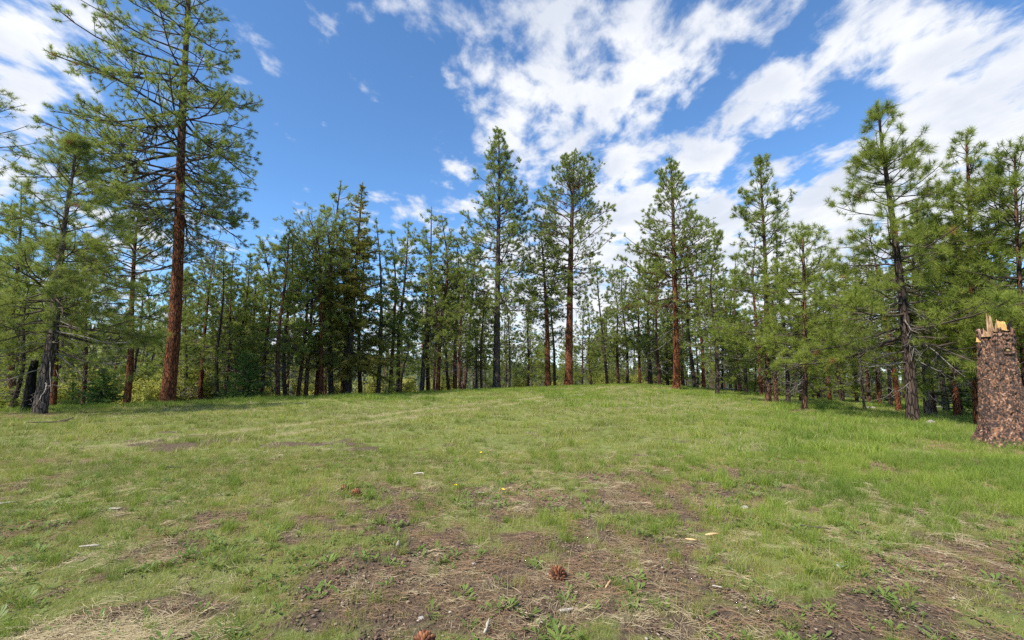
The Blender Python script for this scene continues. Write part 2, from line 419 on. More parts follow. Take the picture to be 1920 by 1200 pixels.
def trunk_mesh(rg, path, r0, segs, rings, matl, rtop=.02, flare=.45, rough=.03, tap=.85):
    P = smoothpath(path, rings); t = np.linspace(0, 1, rings)
    rad = r0 * ((1 - t) ** tap * (1 - rtop / r0) + rtop / r0)
    hgt = P[:, 2] - P[0, 2]
    rad = rad * (1 + flare * np.exp(-np.maximum(hgt, 0) / (r0 * 1.6)))
    V, Q = tubes(P[None], rad[None], segs)
    V = V.reshape(rings, segs, 3)
    j = np.arange(segs)[None, :]; i = np.arange(rings)[:, None]
    so = rg.integers(0, 1000)
    n1 = vn((j % segs) * .9 + so, hgt[:, None] * 1.6 + j * 0, 5) - .5
    n2 = vn((j % segs) * 2.3 + so, hgt[:, None] * 5, 6) - .5
    lob = np.cos(j / segs * 2 * np.pi * 5 + so) * np.exp(-hgt / (r0 * 1.5))[:, None] * .12
    off = rad[:, None] * (n1 * rough * 4 + n2 * rough * 3 + lob)
    C = P[:, None]; d = norm(V - C)
    V = V + d * off[..., None]
    return V.reshape(-1, 3), Q, P, rad

def limbs(rg, P, rad, spec):
    """primary limbs from trunk centreline P; spec: list of (t, az, L, elev)"""
    t = spec[:, 0]; az = spec[:, 1]; L = spec[:, 2]; el = spec[:, 3]; n = len(t); k = 7
    f = t * (len(P) - 1); i = np.minimum(f.astype(int), len(P) - 2); w = (f - i)[:, None]
    base = P[i] * (1 - w) + P[i + 1] * w; r = rad[i]
    d = np.stack([np.cos(az) * np.cos(el), np.sin(az) * np.cos(el), np.sin(el)], 1)
    pts = [base]; sag = spec[:, 4]; 
    for j in range(k - 1):
        d = d + rg.normal(0, .09, (n, 3)); d[:, 2] += sag * (-.12 if j < 2 else .11); d = norm(d)
        pts.append(pts[-1] + d * (L / (k - 1))[:, None])
    Pl = np.stack(pts, 1)
    r0 = np.minimum(r * .5, .010 + L * .0095)
    return Pl, r0[:, None] * np.linspace(1, .3, k)[None] ** 1.0

def make_pine(seed, path, r0, cb=.35, Rmax=2.5, n_limb=60, prof='cone', needle=.17, nw=.006, nn=24, barkm='bark_brown',
              nm='needle', limbm='limb', dens=1.0, elev=(-5, 55), dead=10, dead_from=.15, segs=16, rings=40, sub=3.2, heavy=False, tw=2.4,
              skew=None, extra=None, rmin=.0045, flare=.4, sag=.8, deadtip=0, tap=.85, tuft_spread=1.3, topden=1.0):
    nn = int(nn * 1.25); tw = tw * .78
    """returns dict of meshes"""
    rg = np.random.default_rng(seed)
    V, Q, P, rad = trunk_mesh(rg, path, r0, segs, rings, barkm, flare=flare, tap=tap)
    Ht = P[-1, 2] - P[0, 2]
    # limbs in loose whorls
    q = np.sort(rg.random(n_limb) ** (1 / topden)); t = cb + (1 - cb) * (q * .985)
    if prof == 'cone': pr = (1 - q) ** .75 * .93 + .07
    elif prof == 'spire': pr = (1 - q) ** 1.05 * .95 + .06
    elif prof == 'low': pr = np.minimum((1 - q) ** .7 * 1.15, .62 + q * 1.6)
    elif prof == 'open': pr = np.sin(np.clip((1 - q) * 1.05 + .12, 0, 1) * np.pi * .62) ** .8
    elif prof == 'oval': pr = np.clip(np.sin(np.pi * (q * .80 + .16)), .1, 1) ** .8
    else: pr = (1 - q) ** .55 * .9 + .1
    az = np.arange(n_limb) * 2.39996 + rg.normal(0, .5, n_limb)
    L = Rmax * pr * (.62 + .5 * rg.random(n_limb))
    if skew is not None: L = L * (1 + skew[1] * np.cos(az - skew[0]))
    el = np.radians(elev[0] + (elev[1] - elev[0]) * q ** 1.15 + rg.normal(0, 8, n_limb))
    sg = sag * (1 - q * .6) * (.6 + .8 * rg.random(n_limb))
    spec = np.stack([t, az, L, el, sg], 1)
    if extra is not None: spec = np.vstack([spec, np.array(extra, float)])
    Pl, Rl = limbs(rg, P, rad, spec)
    Lh = spec[:, 2]
    cnt = np.maximum((Lh * sub * dens).astype(int), 2)
    P2, R2, i2 = spawn(rg, Pl, Rl, cnt, .22, .98, .85, lambda s, i: (.42 * Lh[i] * (1.05 - s) + .22) , 5, .05, .06, .13, .55, .55, rmin)
    L2 = np.linalg.norm(P2[:, -1] - P2[:, 0], axis=1)
    cnt = np.maximum((L2 * tw * dens + rg.random(len(L2))).astype(int), 1)
    P3, R3, i3 = spawn(rg, P2, R2, cnt, .25, .95, .8, lambda s, i: .12 + .28 * L2[i] * (1.1 - s), 3, .12, .12, .12, .3, .6, rmin * .7)
    pos = [P2[:, -1], P3[:, -1], Pl[:, -1]]; dr = [P2[:, -1] - P2[:, -2], P3[:, -1] - P3[:, -2], Pl[:, -1] - Pl[:, -2]]
    # tufts a little behind the tips too
    sel = L2 > .35
    pm, tm, _ = along(P2, np.nonzero(sel)[0], np.full(sel.sum(), .78)); pos.append(pm); dr.append(tm)
    pos = np.concatenate(pos); dr = norm(np.concatenate(dr)) + np.array([0, 0, .25])
    # leader
    nt_ = max(3, int(nn / 6))
    tp = P[-1] - np.array([0, 0, 1.]) * np.linspace(0, min(.9, Ht * .06), nt_)[:, None]
    pos = np.vstack([pos, tp]); dr = np.vstack([dr, np.tile([0, 0, 1.], (nt_, 1))])
    crown = Bag()
    NV, NT = tufts(rg, pos, dr, nn, needle, nw, tuft_spread)
    crown.add(NV, NT, None, 0)
    if deadtip:
        k = rg.integers(0, len(pos), deadtip); NV, NT = tufts(rg, pos[k] - .1, dr[k], nn, needle, nw, 1.2); crown.add(NV, NT, None, 2)
    V2, Q2 = tubes(P2, R2, 3); crown.add(V2, None, Q2, 1)
    V3, Q3 = tubes(P3, R3, 3); crown.add(V3, None, Q3, 1)
    # dead limbs under the crown
    dl = None
    if dead:
        td = dead_from + (cb + .12 - dead_from) * rg.random(dead) ** .8
        ad = rg.random(dead) * 6.283; Ld = Rmax * (.25 + .5 * rg.random(dead))
        sd = np.stack([td, ad, Ld, np.radians(rg.normal(-8, 14, dead)), rg.normal(.6, .5, dead)], 1)
        Pd, Rd = limbs(rg, P, rad, sd); Rd = Rd * .75
        c2 = np.maximum((Ld * 3.2).astype(int), 1)
        Pd2, Rd2, _ = spawn(rg, Pd, Rd, c2, .25, .95, .9, lambda s, i: .35 * Ld[i] * (1.1 - s) + .12, 4, -.08, -.02, .22, .2, .55, rmin)
        c3 = np.ones(len(Pd2), int)
        Pd3, Rd3, _ = spawn(rg, Pd2, Rd2, c3, .3, .9, .9, lambda s, i: .18 + s * 0, 3, -.05, 0, .25, .2, .6, rmin * .8)
        dl = (Pd, Rd, Pd2, Rd2, Pd3, Rd3)
    out = {'P': P}
    if not heavy:
        Vl, Ql = tubes(Pl, Rl, 4); crown.add(Vl, None, Ql, 1)
        if dl:
            for a, b in ((0, 4), (2, 3), (4, 3)):
                v_, q_ = tubes(dl[a], dl[a + 1], b); crown.add(v_, None, q_, 3)
    else:
        out['limbs'] = (Pl, Rl)
        if dl: out['dead'] = dl
    out['trunk'] = mesh_from('trunk', V, None, Q, [M[barkm]], None, True)
    out['crown'] = crown.mesh('crown', [M[nm], M[limbm], M['needle_dead'], M['dead']])
    return out

def place_pine(name, label, d, loc, group=None, cat='pine tree', limbm='limb', rotz=0):
    root = empty(name, loc, label, cat, group); root.rotation_euler[2] = rotz
    obj('trunk', d['trunk'], root); obj('crown', d['crown'], root)
    if 'limbs' in d:
        Pl, Rl = d['limbs']
        for i in range(len(Pl)):
            v, q = tubes(Pl[i:i + 1], Rl[i:i + 1], 7)
            obj('limb', mesh_from('limb', v, None, q, [M[limbm]], None, True), root)
    if 'dead' in d:
        Pd, Rd, Pd2, Rd2, Pd3, Rd3 = d['dead']
        b = Bag()
        for P_, R_, s in ((Pd, Rd, 5), (Pd2, Rd2, 3), (Pd3, Rd3, 3)):
            v, q = tubes(P_, R_, s); b.add(v, None, q, 0)
        o = obj('dead_branchwork', b.mesh('dead_branchwork', [M['dead']]), root); o['label'] = 'bare grey dead branches below the live crown'; o['kind'] = 'stuff'
    return root
def copy_tree(src, loc, scale, rotz, label, group, tilt=(0, 0)):
    r = src.copy(); COL.objects.link(r); r.location = tuple(float(q) for q in loc); r.scale = (scale[0], scale[0], scale[1])
    r.rotation_euler = (tilt[0], tilt[1], rotz); r['label'] = label; r['group'] = group
    for ch in src.children:
        c = ch.copy(); COL.objects.link(c); c.parent = r
    return r

# ------------------------------------------------------------------ ground
def build_ground():
    rr = np.concatenate([[0.02, .4, .8, 1.2], np.geomspace(1.5, 70, 300), np.geomspace(73, 1600, 60)])
    fa = np.radians(np.linspace(-62, 62, 470)); ba = np.radians(np.linspace(62, 298, 90))[1:-1]
    aa = np.concatenate([fa, ba])
    A, Rg = np.meshgrid(aa, rr); X = Rg * np.sin(A); Y = Rg * np.cos(A)
    Z = terrain(X, Y)
    n, m = X.shape; idx = np.arange(n * m).reshape(n, m)
    a = idx[:-1]; b = idx[1:]
    Q = np.stack([a, np.roll(b * 0 + a, -1, 1), np.roll(b, -1, 1), b], -1).reshape(-1, 4)
    V = np.stack([X, Y, Z], -1).reshape(-1, 3)
    s = NB('meadow_soil')
    co = s.coord('Object')
    at = s.new('ShaderNodeAttribute', attribute_name='bare'); at2 = s.new('ShaderNodeAttribute', attribute_name='straw')
    n1 = s.noise(co, 3.2, 8, .65); n2 = s.noise(co, 26, 6, .7); n3 = s.noise(co, .5, 4, .5); n4 = s.noise(co, 95, 4, .7)
    vo = s.vor(co, 42); 
    soil = s.ramp(n2, [(.3, (.045, .032, .023)), (.5, (.105, .076, .055)), (.72, (.20, .15, .105))])
    soil = s.mix(s.mr(vo.outputs['Distance'], .0, .25, .55, 0), soil, (.24, .18, .12))
    thatch = s.ramp(n4, [(.3, (.11, .11, .04)), (.55, (.22, .22, .085)), (.75, (.36, .33, .17))])
    green = s.ramp(n2, [(.3, (.09, .115, .03)), (.7, (.20, .24, .07))])
    c = s.mix(s.mr(n1, .38, .75), green, thatch)
    c = s.mix(s.math('MULTIPLY', at2.outputs['Fac'], .6), c, (.30, .25, .14))
    c = s.mix(s.mr(at.outputs['Fac'], .3, .62), c, soil)
    h = s.math('ADD', s.math('MULTIPLY', n2, .6), s.math('MULTIPLY', n4, .4))
    m_ = s.done(s.bsdf(c, .95, h, .035, 1, spec=.1))
    me = mesh_from('ground', V, None, Q, [m_], None, True)
    xs, ys = V[:, 0], V[:, 1]
    for nm, val in (('bare', bare(xs, ys)), ('straw', track(xs, ys))):
        a_ = me.attributes.new(nm, 'FLOAT', 'POINT'); a_.data.foreach_set('value', val.astype(np.float32))
    tag(obj('ground', me), kind='structure')
build_ground()

# ------------------------------------------------------------------ hero trees
def hero(name, label, px, wpx, Y=None, seed=1, **kw):
    """px: trunk centreline as seen, base first; set out at one distance Y"""
    g = ground_at(px[0][0], px[0][1]) if Y is None else None
    if Y is None: Y = g[1]
    else:
        g = on_depth(px[0][0], px[0][1], Y); g[2] = terrain(g[0], g[1])
    base = np.array([g[0], g[1], g[2] - .12])
    C = [base]
    for (u, v) in px[1:]: C.append(on_depth(u, v, Y))
    C = np.array(C) - base
    C[1:, 1] += np.linspace(.1, .5, len(C) - 1) * (random.random() - .5)
    r0 = wpx / F * Y / 2 * math.cos(math.atan(abs(base[0]) / Y))
    d = make_pine(seed, C, r0, **kw)
    return place_pine(name, label, d, base, limbm=kw.get('limbm', 'limb'))

hero('pine_tree', 'tallest pine at left with orange trunk, its top cut off by the frame', [(315, 752), (327, 620), (336, 450), (342, 250), (352, 60), (366, -150)], 29, seed=11,
     cb=.36, Rmax=6.3, n_limb=120, prof='low', needle=.20, nw=.015, nn=34, barkm='bark_red', nm='needle', limbm='limb', elev=(-14, 44), dead=34, dead_from=.26, segs=28, rings=110,
     heavy=True, sub=3.4, tw=3.0, flare=.18, sag=.75, deadtip=35, skew=(math.pi, .25), tap=.8, dens=.9)
hero('pine_tree', 'leaning young pine with grey trunk and long soft needles, nearest on the left', [(73, 778), (88, 700), (103, 620), (112, 530), (124, 440), (150, 285), (153, 262)], 31, seed=12,
     cb=.24, Rmax=4.3, n_limb=78, prof='spire', needle=.25, nw=.009, nn=46, barkm='bark_grey', nm='needle_blue', elev=(-6, 62), dead=16, dead_from=.1, segs=24, rings=80, heavy=True, sub=3.6, tw=2.6, flare=.10, tap=1.05, deadtip=10, dens=.95)
hero('pine_tree', 'tall grey-trunked pine with dense pointed dark crown in the centre', [(931, 727), (932, 600), (934, 470), (936, 340), (935, 243)], 14, seed=13, Y=44,
     cb=.30, Rmax=6.4, n_limb=120, prof='cone', needle=.24, nw=.036, nn=16, barkm='bark_grey', nm='needle', elev=(5, 60), dead=16, segs=16, rings=60, heavy=True, sub=3.0, tw=2.4, tap=.75)
hero('pine_tree', 'pine with bare straight orange trunk and open crown, right of the centre', [(1066, 720), (1068, 600), (1070, 480), (1073, 380), (1076, 300)], 15, seed=14, Y=46,
     cb=.40, Rmax=5.4, n_limb=90, prof='oval', needle=.23, nw=.036, nn=16, barkm='bark_red', nm='needle', limbm='limb_red', elev=(8, 58), dead=26, dead_from=.3, segs=16, rings=60, heavy=True, sub=3.0, tw=2.3, tap=.6, deadtip=6)
hero('pine_tree', 'broad-crowned pine with clear bright orange trunk on the crest', [(1268, 727), (1267, 600), (1264, 500), (1262, 400), (1258, 303)], 13, seed=15, Y=42,
     cb=.34, Rmax=6.4, n_limb=105, prof='cone', needle=.24, nw=.036, nn=16, barkm='bark_red', nm='needle', limbm='limb_red', elev=(0, 56), dead=12, segs=16, rings=60, heavy=True, sub=3.0, tw=2.4, tap=.55)
hero('pine_tree', 'bright green pointed pine with dark trunk, left of the thin roadside sapling', [(1440, 750), (1438, 620), (1434, 480), (1428, 380), (1424, 298)], 12, seed=16, Y=27,
     cb=.18, Rmax=4.2, n_limb=100, prof='cone', needle=.23, nw=.020, nn=22, barkm='bark_brown', nm='needle_young', elev=(-4, 60), dead=16, dead_from=.08, segs=14, rings=60, heavy=True, sub=2.9, tw=2.2, tap=.75)
hero('pine_tree', 'slim young pine with pale green crown, small trunk nearest the middle right', [(1508, 769), (1509, 680), (1506, 600), (1503, 520), (1500, 440)], 11, seed=17,
     cb=.25, Rmax=2.6, n_limb=64, prof='oval', needle=.23, nw=.014, nn=28, barkm='bark_brown', nm='needle_young', elev=(-8, 50), dead=16, dead_from=.1, segs=14, rings=50, heavy=True, sub=3.2, tw=2.2, tap=.7)
hero('pine_tree', 'tall young pine with forked dark trunk and open crown left of the stump', [(1712, 791), (1704, 680), (1692, 560), (1672, 400), (1655, 280), (1645, 190)], 25, seed=18,
     cb=.24, Rmax=4.2, n_limb=90, prof='spire', needle=.25, nw=.010, nn=44, barkm='bark_dark', nm='needle_young', elev=(-6, 50), dead=22, dead_from=.08, segs=24, rings=90, heavy=True, sub=3.4, tw=2.4, flare=.2, tap=.85, deadtip=10)
hero('pine_tree', 'thinner dark pine standing just behind the forked young pine', [(1738, 781), (1732, 680), (1722, 560), (1716, 450), (1710, 380)], 13, seed=19,
     cb=.25, Rmax=2.8, n_limb=54, prof='cone', needle=.23, nw=.014, nn=28, barkm='bark_grey', nm='needle_young', elev=(-6, 50), dead=24, dead_from=.1, segs=16, rings=50, heavy=True, sub=3.0, tw=2.1, tap=.7)
hero('pine_tree', 'reddish pine trunk partly hidden behind the broken stump', [(1832, 792), (1826, 660), (1820, 500), (1816, 380), (1810, 255)], 16, seed=20, Y=17,
     cb=.27, Rmax=3.0, n_limb=84, prof='cone', needle=.23, nw=.014, nn=30, barkm='bark_red', nm='needle_young', elev=(-6, 55), dead=14, dead_from=.12, segs=16, rings=50, heavy=True, sub=3.0, tw=2.2, tap=.7)
hero('pine_tree', 'dense bright pine at the right edge of the picture', [(1925, 800), (1915, 640), (1900, 450), (1890, 295)], 15, seed=21, Y=15.5,
     cb=.2, Rmax=2.8, n_limb=84, prof='oval', needle=.23, nw=.013, nn=32, barkm='bark_brown', nm='needle_young', elev=(-6, 55), dead=10, dead_from=.1, segs=16, rings=50, heavy=True, sub=3.2, tw=2.3, tap=.7)
hero('pine_tree', 'red-barked pine with curved trunk between the two nearest left pines', [(237, 755), (245, 690), (250, 560), (258, 450), (268, 385)], 16, seed=22, Y=26,
     cb=.33, Rmax=3.9, n_limb=64, prof='oval', needle=.23, nw=.018, nn=24, barkm='bark_red', nm='needle_blue', elev=(-8, 50), dead=14, dead_from=.2, segs=16, rings=50, heavy=True, sub=2.9, tw=2.1, tap=.7)
hero('pine_tree', 'short bushy pine with dead spike top beside the orange-trunked pine', [(1027, 720), (1026, 620), (1022, 540), (1014, 430)], 11, seed=23, Y=47,
     cb=.45, Rmax=4.4, n_limb=70, prof='oval', needle=.24, nw=.036, nn=16, barkm='bark_red', nm='needle', elev=(-10, 30), dead=16, segs=14, rings=40, heavy=True, sub=3.0, tw=2.3, topden=.6)
hero('pine_tree', 'pine with gnarled open crown of twisted limbs left of the dark fir', [(603, 738), (602, 640), (600, 540), (596, 460), (575, 400)], 10, seed=24, Y=34,
     cb=.5, Rmax=4.2, n_limb=50, prof='oval', needle=.18, nw=.016, nn=14, barkm='bark_red', nm='needle', elev=(0, 40), dead=14, segs=14, rings=40, heavy=True, sub=3.0, tw=2.3)
# tree whose limbs reach in from beyond the left edge
hero('pine_tree', 'dark pine boughs reaching into the picture at the upper left edge', [(-110, 775), (-105, 560), (-95, 300), (-85, 60)], 20, seed=25, Y=17,
     cb=.3, Rmax=3.0, n_limb=60, prof='oval', needle=.18, nw=.009, nn=24, barkm='bark_brown', nm='needle', elev=(0, 45), dead=8, segs=14, rings=40, heavy=True, sub=3.2, tw=2.2)

# ------------------------------------------------------------------ fir
def make_fir(seed, Hh, r0, Rmax, cb=.12, n_limb=130, nm='needle_fir', nl=.07, nw=.02, per=9, barkm='bark_dark', segs=12, droop=-14, step=.16, lean=0.0, q0=.85):
    rg = np.random.default_rng(seed)
    path = np.array([[0, 0, 0], [.1 * lean, 0, Hh * .33], [.5 * lean, .05, Hh * .66], [lean, 0, Hh]])
    V, Q, P, rad = trunk_mesh(rg, path, r0, segs, 40, barkm, flare=.3)
    q = np.sort(rg.random(n_limb)); t = cb + (1 - cb) * q * .985
    pr = (1 - q) ** q0 * .95 + .05
    az = np.arange(n_limb) * 2.39996 + rg.normal(0, .4, n_limb)
    L = Rmax * pr * (.6 + .5 * rg.random(n_limb))
    el = np.radians(droop + 45 * q ** 1.6 + rg.normal(0, 7, n_limb))
    Pl, Rl = limbs(rg, P, rad, np.stack([t, az, L, el, np.full(n_limb, .5)], 1))
    cnt = np.maximum((L / step * 1.5).astype(int), 3)
    P2, R2, i2 = spawn(rg, Pl, Rl, cnt, .1, 1.0, .9, lambda s, i: .38 * L[i] * (1.08 - s) + .10, 4, -.10, -.03, .08, .75, .5, .004)
    L2 = np.linalg.norm(P2[:, -1] - P2[:, 0], axis=1)
    idx = np.repeat(np.arange(len(P2)), np.maximum((L2 / (nl * 1.1)).astype(int), 2)); s = rg.random(len(idx)) * .98 + .02
    pos, T, _ = along(P2, idx, s)
    idx = np.repeat(np.arange(len(Pl)), np.maximum((L / (nl * 1.6)).astype(int), 2)); s = rg.random(len(idx)) * .8 + .2
    p2, T2, _ = along(Pl, idx, s)
    pos = np.vstack([pos, p2, P[-1] - np.array([0, 0, 1.]) * np.linspace(0, .7, 8)[:, None]]); T = np.vstack([T, T2, np.tile([0, 0, 1.], (8, 1))])
    b = Bag(); NV, NT = tufts(rg, pos, T, per, nl * 1.7, nw, .95, .8); b.add(NV, NT, None, 0)
    v, q_ = tubes(Pl, Rl, 4); b.add(v, None, q_, 1); v, q_ = tubes(P2, R2, 3); b.add(v, None, q_, 1)
    return {'trunk': mesh_from('trunk', V, None, Q, [M[barkm]], None, True), 'crown': b.mesh('crown', [M[nm], M['limb']])}
def at_depth(u, Y):
    x = (u - W / 2) / F * Y
    for _ in range(5):
        z = float(terrain(x, Y)); f = Y * CT + (z - EYE) * ST; x = (u - W / 2) * f / F
    return np.array([x, Y, float(terrain(x, Y))])
def height_to(u, v, p):
    return on_depth(u, v, p[1])[2] - p[2]
def fir(u, Y, vtop, wr, label, seed, base_r, **kw):
    p = at_depth(u, Y) if Y else ground_at(u, kw.pop('vb'))
    Hh = height_to(u, vtop, p)
    d = make_fir(seed, Hh, base_r, wr, **kw)
    return place_pine('fir_tree', label, d, p - np.array([0, 0, .1]), cat='fir tree')
fir(652, 35.5, 340, 4.4, 'olive-brown fir with layered drooping boughs, widest crown of the left centre', 31, .26, lean=.5, cb=.16, n_limb=170, nl=.11, nw=.04, per=7, step=.2, droop=-14, q0=1.0)
fir(188, 22.3, 688, 1.25, 'small cone-shaped dark green fir between the left pines', 32, .04, cb=.02, n_limb=90, nm='needle_bush', nl=.06, nw=.012, per=8, step=.1, droop=0, segs=8, q0=.7)
fir(455, 29, 655, 1.9, 'wide low dark green fir bush left of the fir thicket', 33, .06, cb=.02, n_limb=100, nm='needle_bush', nl=.07, nw=.018, per=7, step=.14, droop=-4, segs=8, q0=.6)
fir(1806, 24, 640, 1.7, 'green fir sapling just left of the broken stump', 34, .06, cb=.03, n_limb=90, nm='needle_bush', nl=.07, nw=.016, per=7, step=.13, droop=-4, segs=8, q0=.65)
fir(130, 25, 715, .9, 'small fuzzy green fir sapling behind the leaning young pine', 35, .03, cb=.02, n_limb=60, nm='needle_bush', nl=.06, nw=.012, per=7, step=.12, droop=4, segs=8, q0=.6)

# ------------------------------------------------------------------ background pines: one of each kind, then copies
HP = 18.0
def proto(seed, **kw):
    kw['Rmax'] = kw.get('Rmax', 2.4) * 1.42; kw['cb'] = kw.get('cb', .42) * .72
    rg = np.random.default_rng(seed + 500)
    path = np.array([[0, 0, 0], [rg.normal(0, .2), rg.normal(0, .2), HP * .35], [rg.normal(0, .35), rg.normal(0, .35), HP * .7], [rg.normal(0, .45), rg.normal(0, .45), HP]])
    a = dict(cb=.42, Rmax=2.3, n_limb=56, prof='cone', needle=.26, nw=.040, nn=13, barkm='bark_dark', nm='needle', elev=(-5, 58), dead=22, dead_from=.12, segs=9, rings=24, sub=3.0, tw=2.4, rmin=.008, flare=.25)
    a.update(kw)
    return make_pine(seed, path, a.pop('r0', .21), **a)
protos = [proto(41), proto(42, cb=.35, Rmax=2.7, n_limb=66, barkm='bark_brown'), proto(43, barkm='bark_red', cb=.5, r0=.24, prof='oval', Rmax=2.5),
          proto(44, cb=.25, Rmax=2.6, n_limb=76, barkm='bark_dark', nm='needle_young'), proto(45, cb=.5, Rmax=1.9, n_limb=46, barkm='bark_brown'),
          proto(46, barkm='bark_red', cb=.38, Rmax=2.8, n_limb=64), proto(47, cb=.12, Rmax=2.4, n_limb=84, nm='needle_young', barkm='bark_dark', dead=8),
          proto(48, cb=.5, Rmax=2.6, n_limb=44, prof='low', barkm='bark_grey', elev=(-12, 40), skew=(1.0, .35), topden=.95), proto(49, cb=.3, Rmax=2.4, n_limb=60, prof='oval', skew=(3.0, .25), barkm='bark_brown', topden=1.3, deadtip=14),
          proto(50, cb=.22, Rmax=2.6, n_limb=80, prof='low', nm='needle_young', barkm='bark_dark', dead=30)]
roots = []
used = [False] * len(protos)
def put_bg(k, p, hgt, label, group, wscale=None):
    rz = random.random() * 6.28
    s = hgt / HP; ws = s if wscale is None else wscale
    tl = (random.gauss(0, .022), random.gauss(0, .028))
    loc = (p[0], p[1], p[2] - .15)
    if roots_by.get(k) is None:
        r = place_pine('pine_tree', label, protos[k], loc, group); r.scale = (ws, ws, s); r.rotation_euler = (tl[0], tl[1], rz)
        roots_by[k] = r; return r
    return copy_tree(roots_by[k], loc, (ws, s), rz, label, group, tl)
roots_by = {}
G1 = 'pine trees along the edge of the meadow'
# (u, Y, vtop, kind, label)
edge = [
 (28, 24, 345, 1, 'brown-trunked pine at the far left edge, its crown reaching the left border'),
 (97, 27, 420, 2, 'red-trunked pine right behind the leaning young pine'),
 (152, 28, 470, 4, 'thin leaning pine left of the small cone-shaped fir'),
 (300, 40, 480, 4, 'thin dark pine just left of the tallest orange-trunked pine'),
 (342, 34, 500, 0, 'slim pine just right of the tallest orange-trunked pine'),
 (372, 33, 455, 2, 'straight brown pine in the gap right of the tallest pine'),
 (408, 30, 480, 0, 'left stem of the close dark pine pair left of the fir bush'),
 (416, 31, 470, 1, 'right stem of the close dark pine pair left of the fir bush'),
 (436, 33, 470, 9, 'pine above the left side of the wide fir bush'),
 (462, 36, 480, 1, 'pine whose trunk rises out of the wide fir bush'),
 (488, 33, 450, 8, 'pine between the wide fir bush and the narrow pointed pine'),
 (390, 38, 490, 8, 'pine half hidden behind the straight brown pine left of the fir bush'),
 (521, 31, 405, 1, 'dark pine with narrow pointed top rising alone left of the gnarled pine'),
 (535, 33, 430, 0, 'dark straight pine immediately right of the narrow pointed pine'),
 (556, 34, 440, 4, 'grey pine two trunks left of the gnarled pine'),
 (572, 34, 410, 1, 'brown pine next left of the gnarled pine'),
 (592, 36, 385, 5, 'reddish pine whose trunk nearly touches the gnarled pine'),
 (622, 37, 338, 0, 'tall slender pine with rounded top left of the fir summit'),
 (641, 38, 390, 1, 'pine trunk standing against the left side of the dark fir'),
 (677, 39, 420, 4, 'pine stem showing just right of the dark fir trunk'),
 (708, 39, 400, 0, 'dark pine right of the fir, behind the bright low pine'),
 (730, 40, 430, 4, 'thin pine between the fir and the bright low pine'),
 (747, 41, 415, 1, 'pointed pine rising behind the bright low pine'),
 (790, 40, 378, 0, 'tall narrow pine, taller of the two right of the bright low pine'),
 (803, 41, 430, 4, 'thin stem between the two tall narrow pines of the left centre'),
 (820, 40, 398, 5, 'tall pine with thick brown trunk left of the central pine'),
 (853, 42, 450, 2, 'slim reddish pine left of the central grey-trunked pine'),
 (868, 52, 440, 1, 'pine peering over the gap left of the central pine'),
 (903, 44, 520, 1, 'dark low pine touching the central grey trunk on its left'),
 (955, 55, 540, 0, 'low pine in the gap just right of the central grey trunk'),
 (990, 56, 545, 3, 'low bright pine between the central pine and the spike-topped pine'),
 (1040, 50, 500, 4, 'thin curved pine between the spike-topped pine and the orange trunk'),
 (1092, 60, 560, 3, 'low bright pine right behind the orange-trunked pine'),
 (1112, 62, 545, 4, 'slender pale-trunked pine right of the orange-trunked pine'),
 (1140, 58, 488, 0, 'pointed pine, leftmost of the clump between the two orange trunks'),
 (1160, 60, 500, 1, 'pine in the middle of the clump between the two orange trunks'),
 (1176, 58, 495, 0, 'dark twin-looking pine of the clump between the two orange trunks'),
 (1200, 57, 500, 5, 'brown pine of the clump, left of the broad-crowned pine'),
 (1222, 59, 480, 4, 'thin pine nearest left of the broad-crowned pine'),
 (1238, 54, 470, 1, 'thick dark pine tucked against the broad-crowned pine'),
 (1304, 47, 440, 0, 'dark trunk just right of the broad-crowned pine'),
 (1320, 60, 480, 2, 'reddish pine farther back right of the broad-crowned pine'),
 (1345, 36, 440, 3, 'medium pine with dark trunk midway between broad and bright pointed pines'),
 (1388, 48, 480, 4, 'thin pine left of the bright green pointed pine'),
 (1428, 38, 430, 5, 'brown trunk showing just left of the bright green pointed pine'),
 (1456, 26, 500, 4, 'leaning thin sapling right against the bright green pointed pine'),
 (1478, 26, 440, 3, 'dark-trunked pine between the pointed pine and the slim young pine'),
 (1556, 38, 520, 2, 'reddish trunk right of the slim young pine, on the slope'),
 (1607, 37, 500, 3, 'dark pine at the back of the right slope, left of the thick brown pine'),
 (1630, 34, 500, 1, 'thick brown trunk at the back of the right slope'),
 (1649, 33, 470, 5, 'tilted reddish trunk at the back of the right slope'),
 (1670, 30, 480, 0, 'slender dark trunk left of the forked young pine'),
 (1686, 26, 430, 2, 'red trunk immediately left of the forked young pine'),
 (1752, 24, 400, 1, 'brown trunk right of the pine pair by the stump'),
 (1775, 30, 380, 3, 'bright crown rising left of the tall pine behind the stump'),
 (1796, 23, 430, 2, 'red trunk left of the fir sapling by the stump'),
 (1868, 22, 330, 3, 'green pine filling the gap behind the top of the stump'),
 (1905, 25, 420, 6, 'low bushy pine behind the right edge'),
 (1580, 36, 520, 6, 'low bushy pine on the right slope with boughs near the ground'),
 (1535, 40, 530, 3, 'soft green pine behind the slim young pine'),
 (1400, 42, 520, 6, 'low bushy pine left of the bright green pointed pine'),
 (1370, 52, 500, 1, 'dark pine farther back left of the bright green pointed pine'),
]
_ei = 0
for (u, Y, vt, k, lab) in edge:
    _ei += 1
    if _ei % 3 == 0 and k in (0, 1, 3, 4): k = {0: 7, 1: 8, 3: 9, 4: 8}[k]
    p = at_depth(u, Y); h = height_to(u, vt, p)
    put_bg(k, p, h, lab, G1, wscale=max(.62, min(1.15, h / HP * 1.05)) if k != 6 else .8)
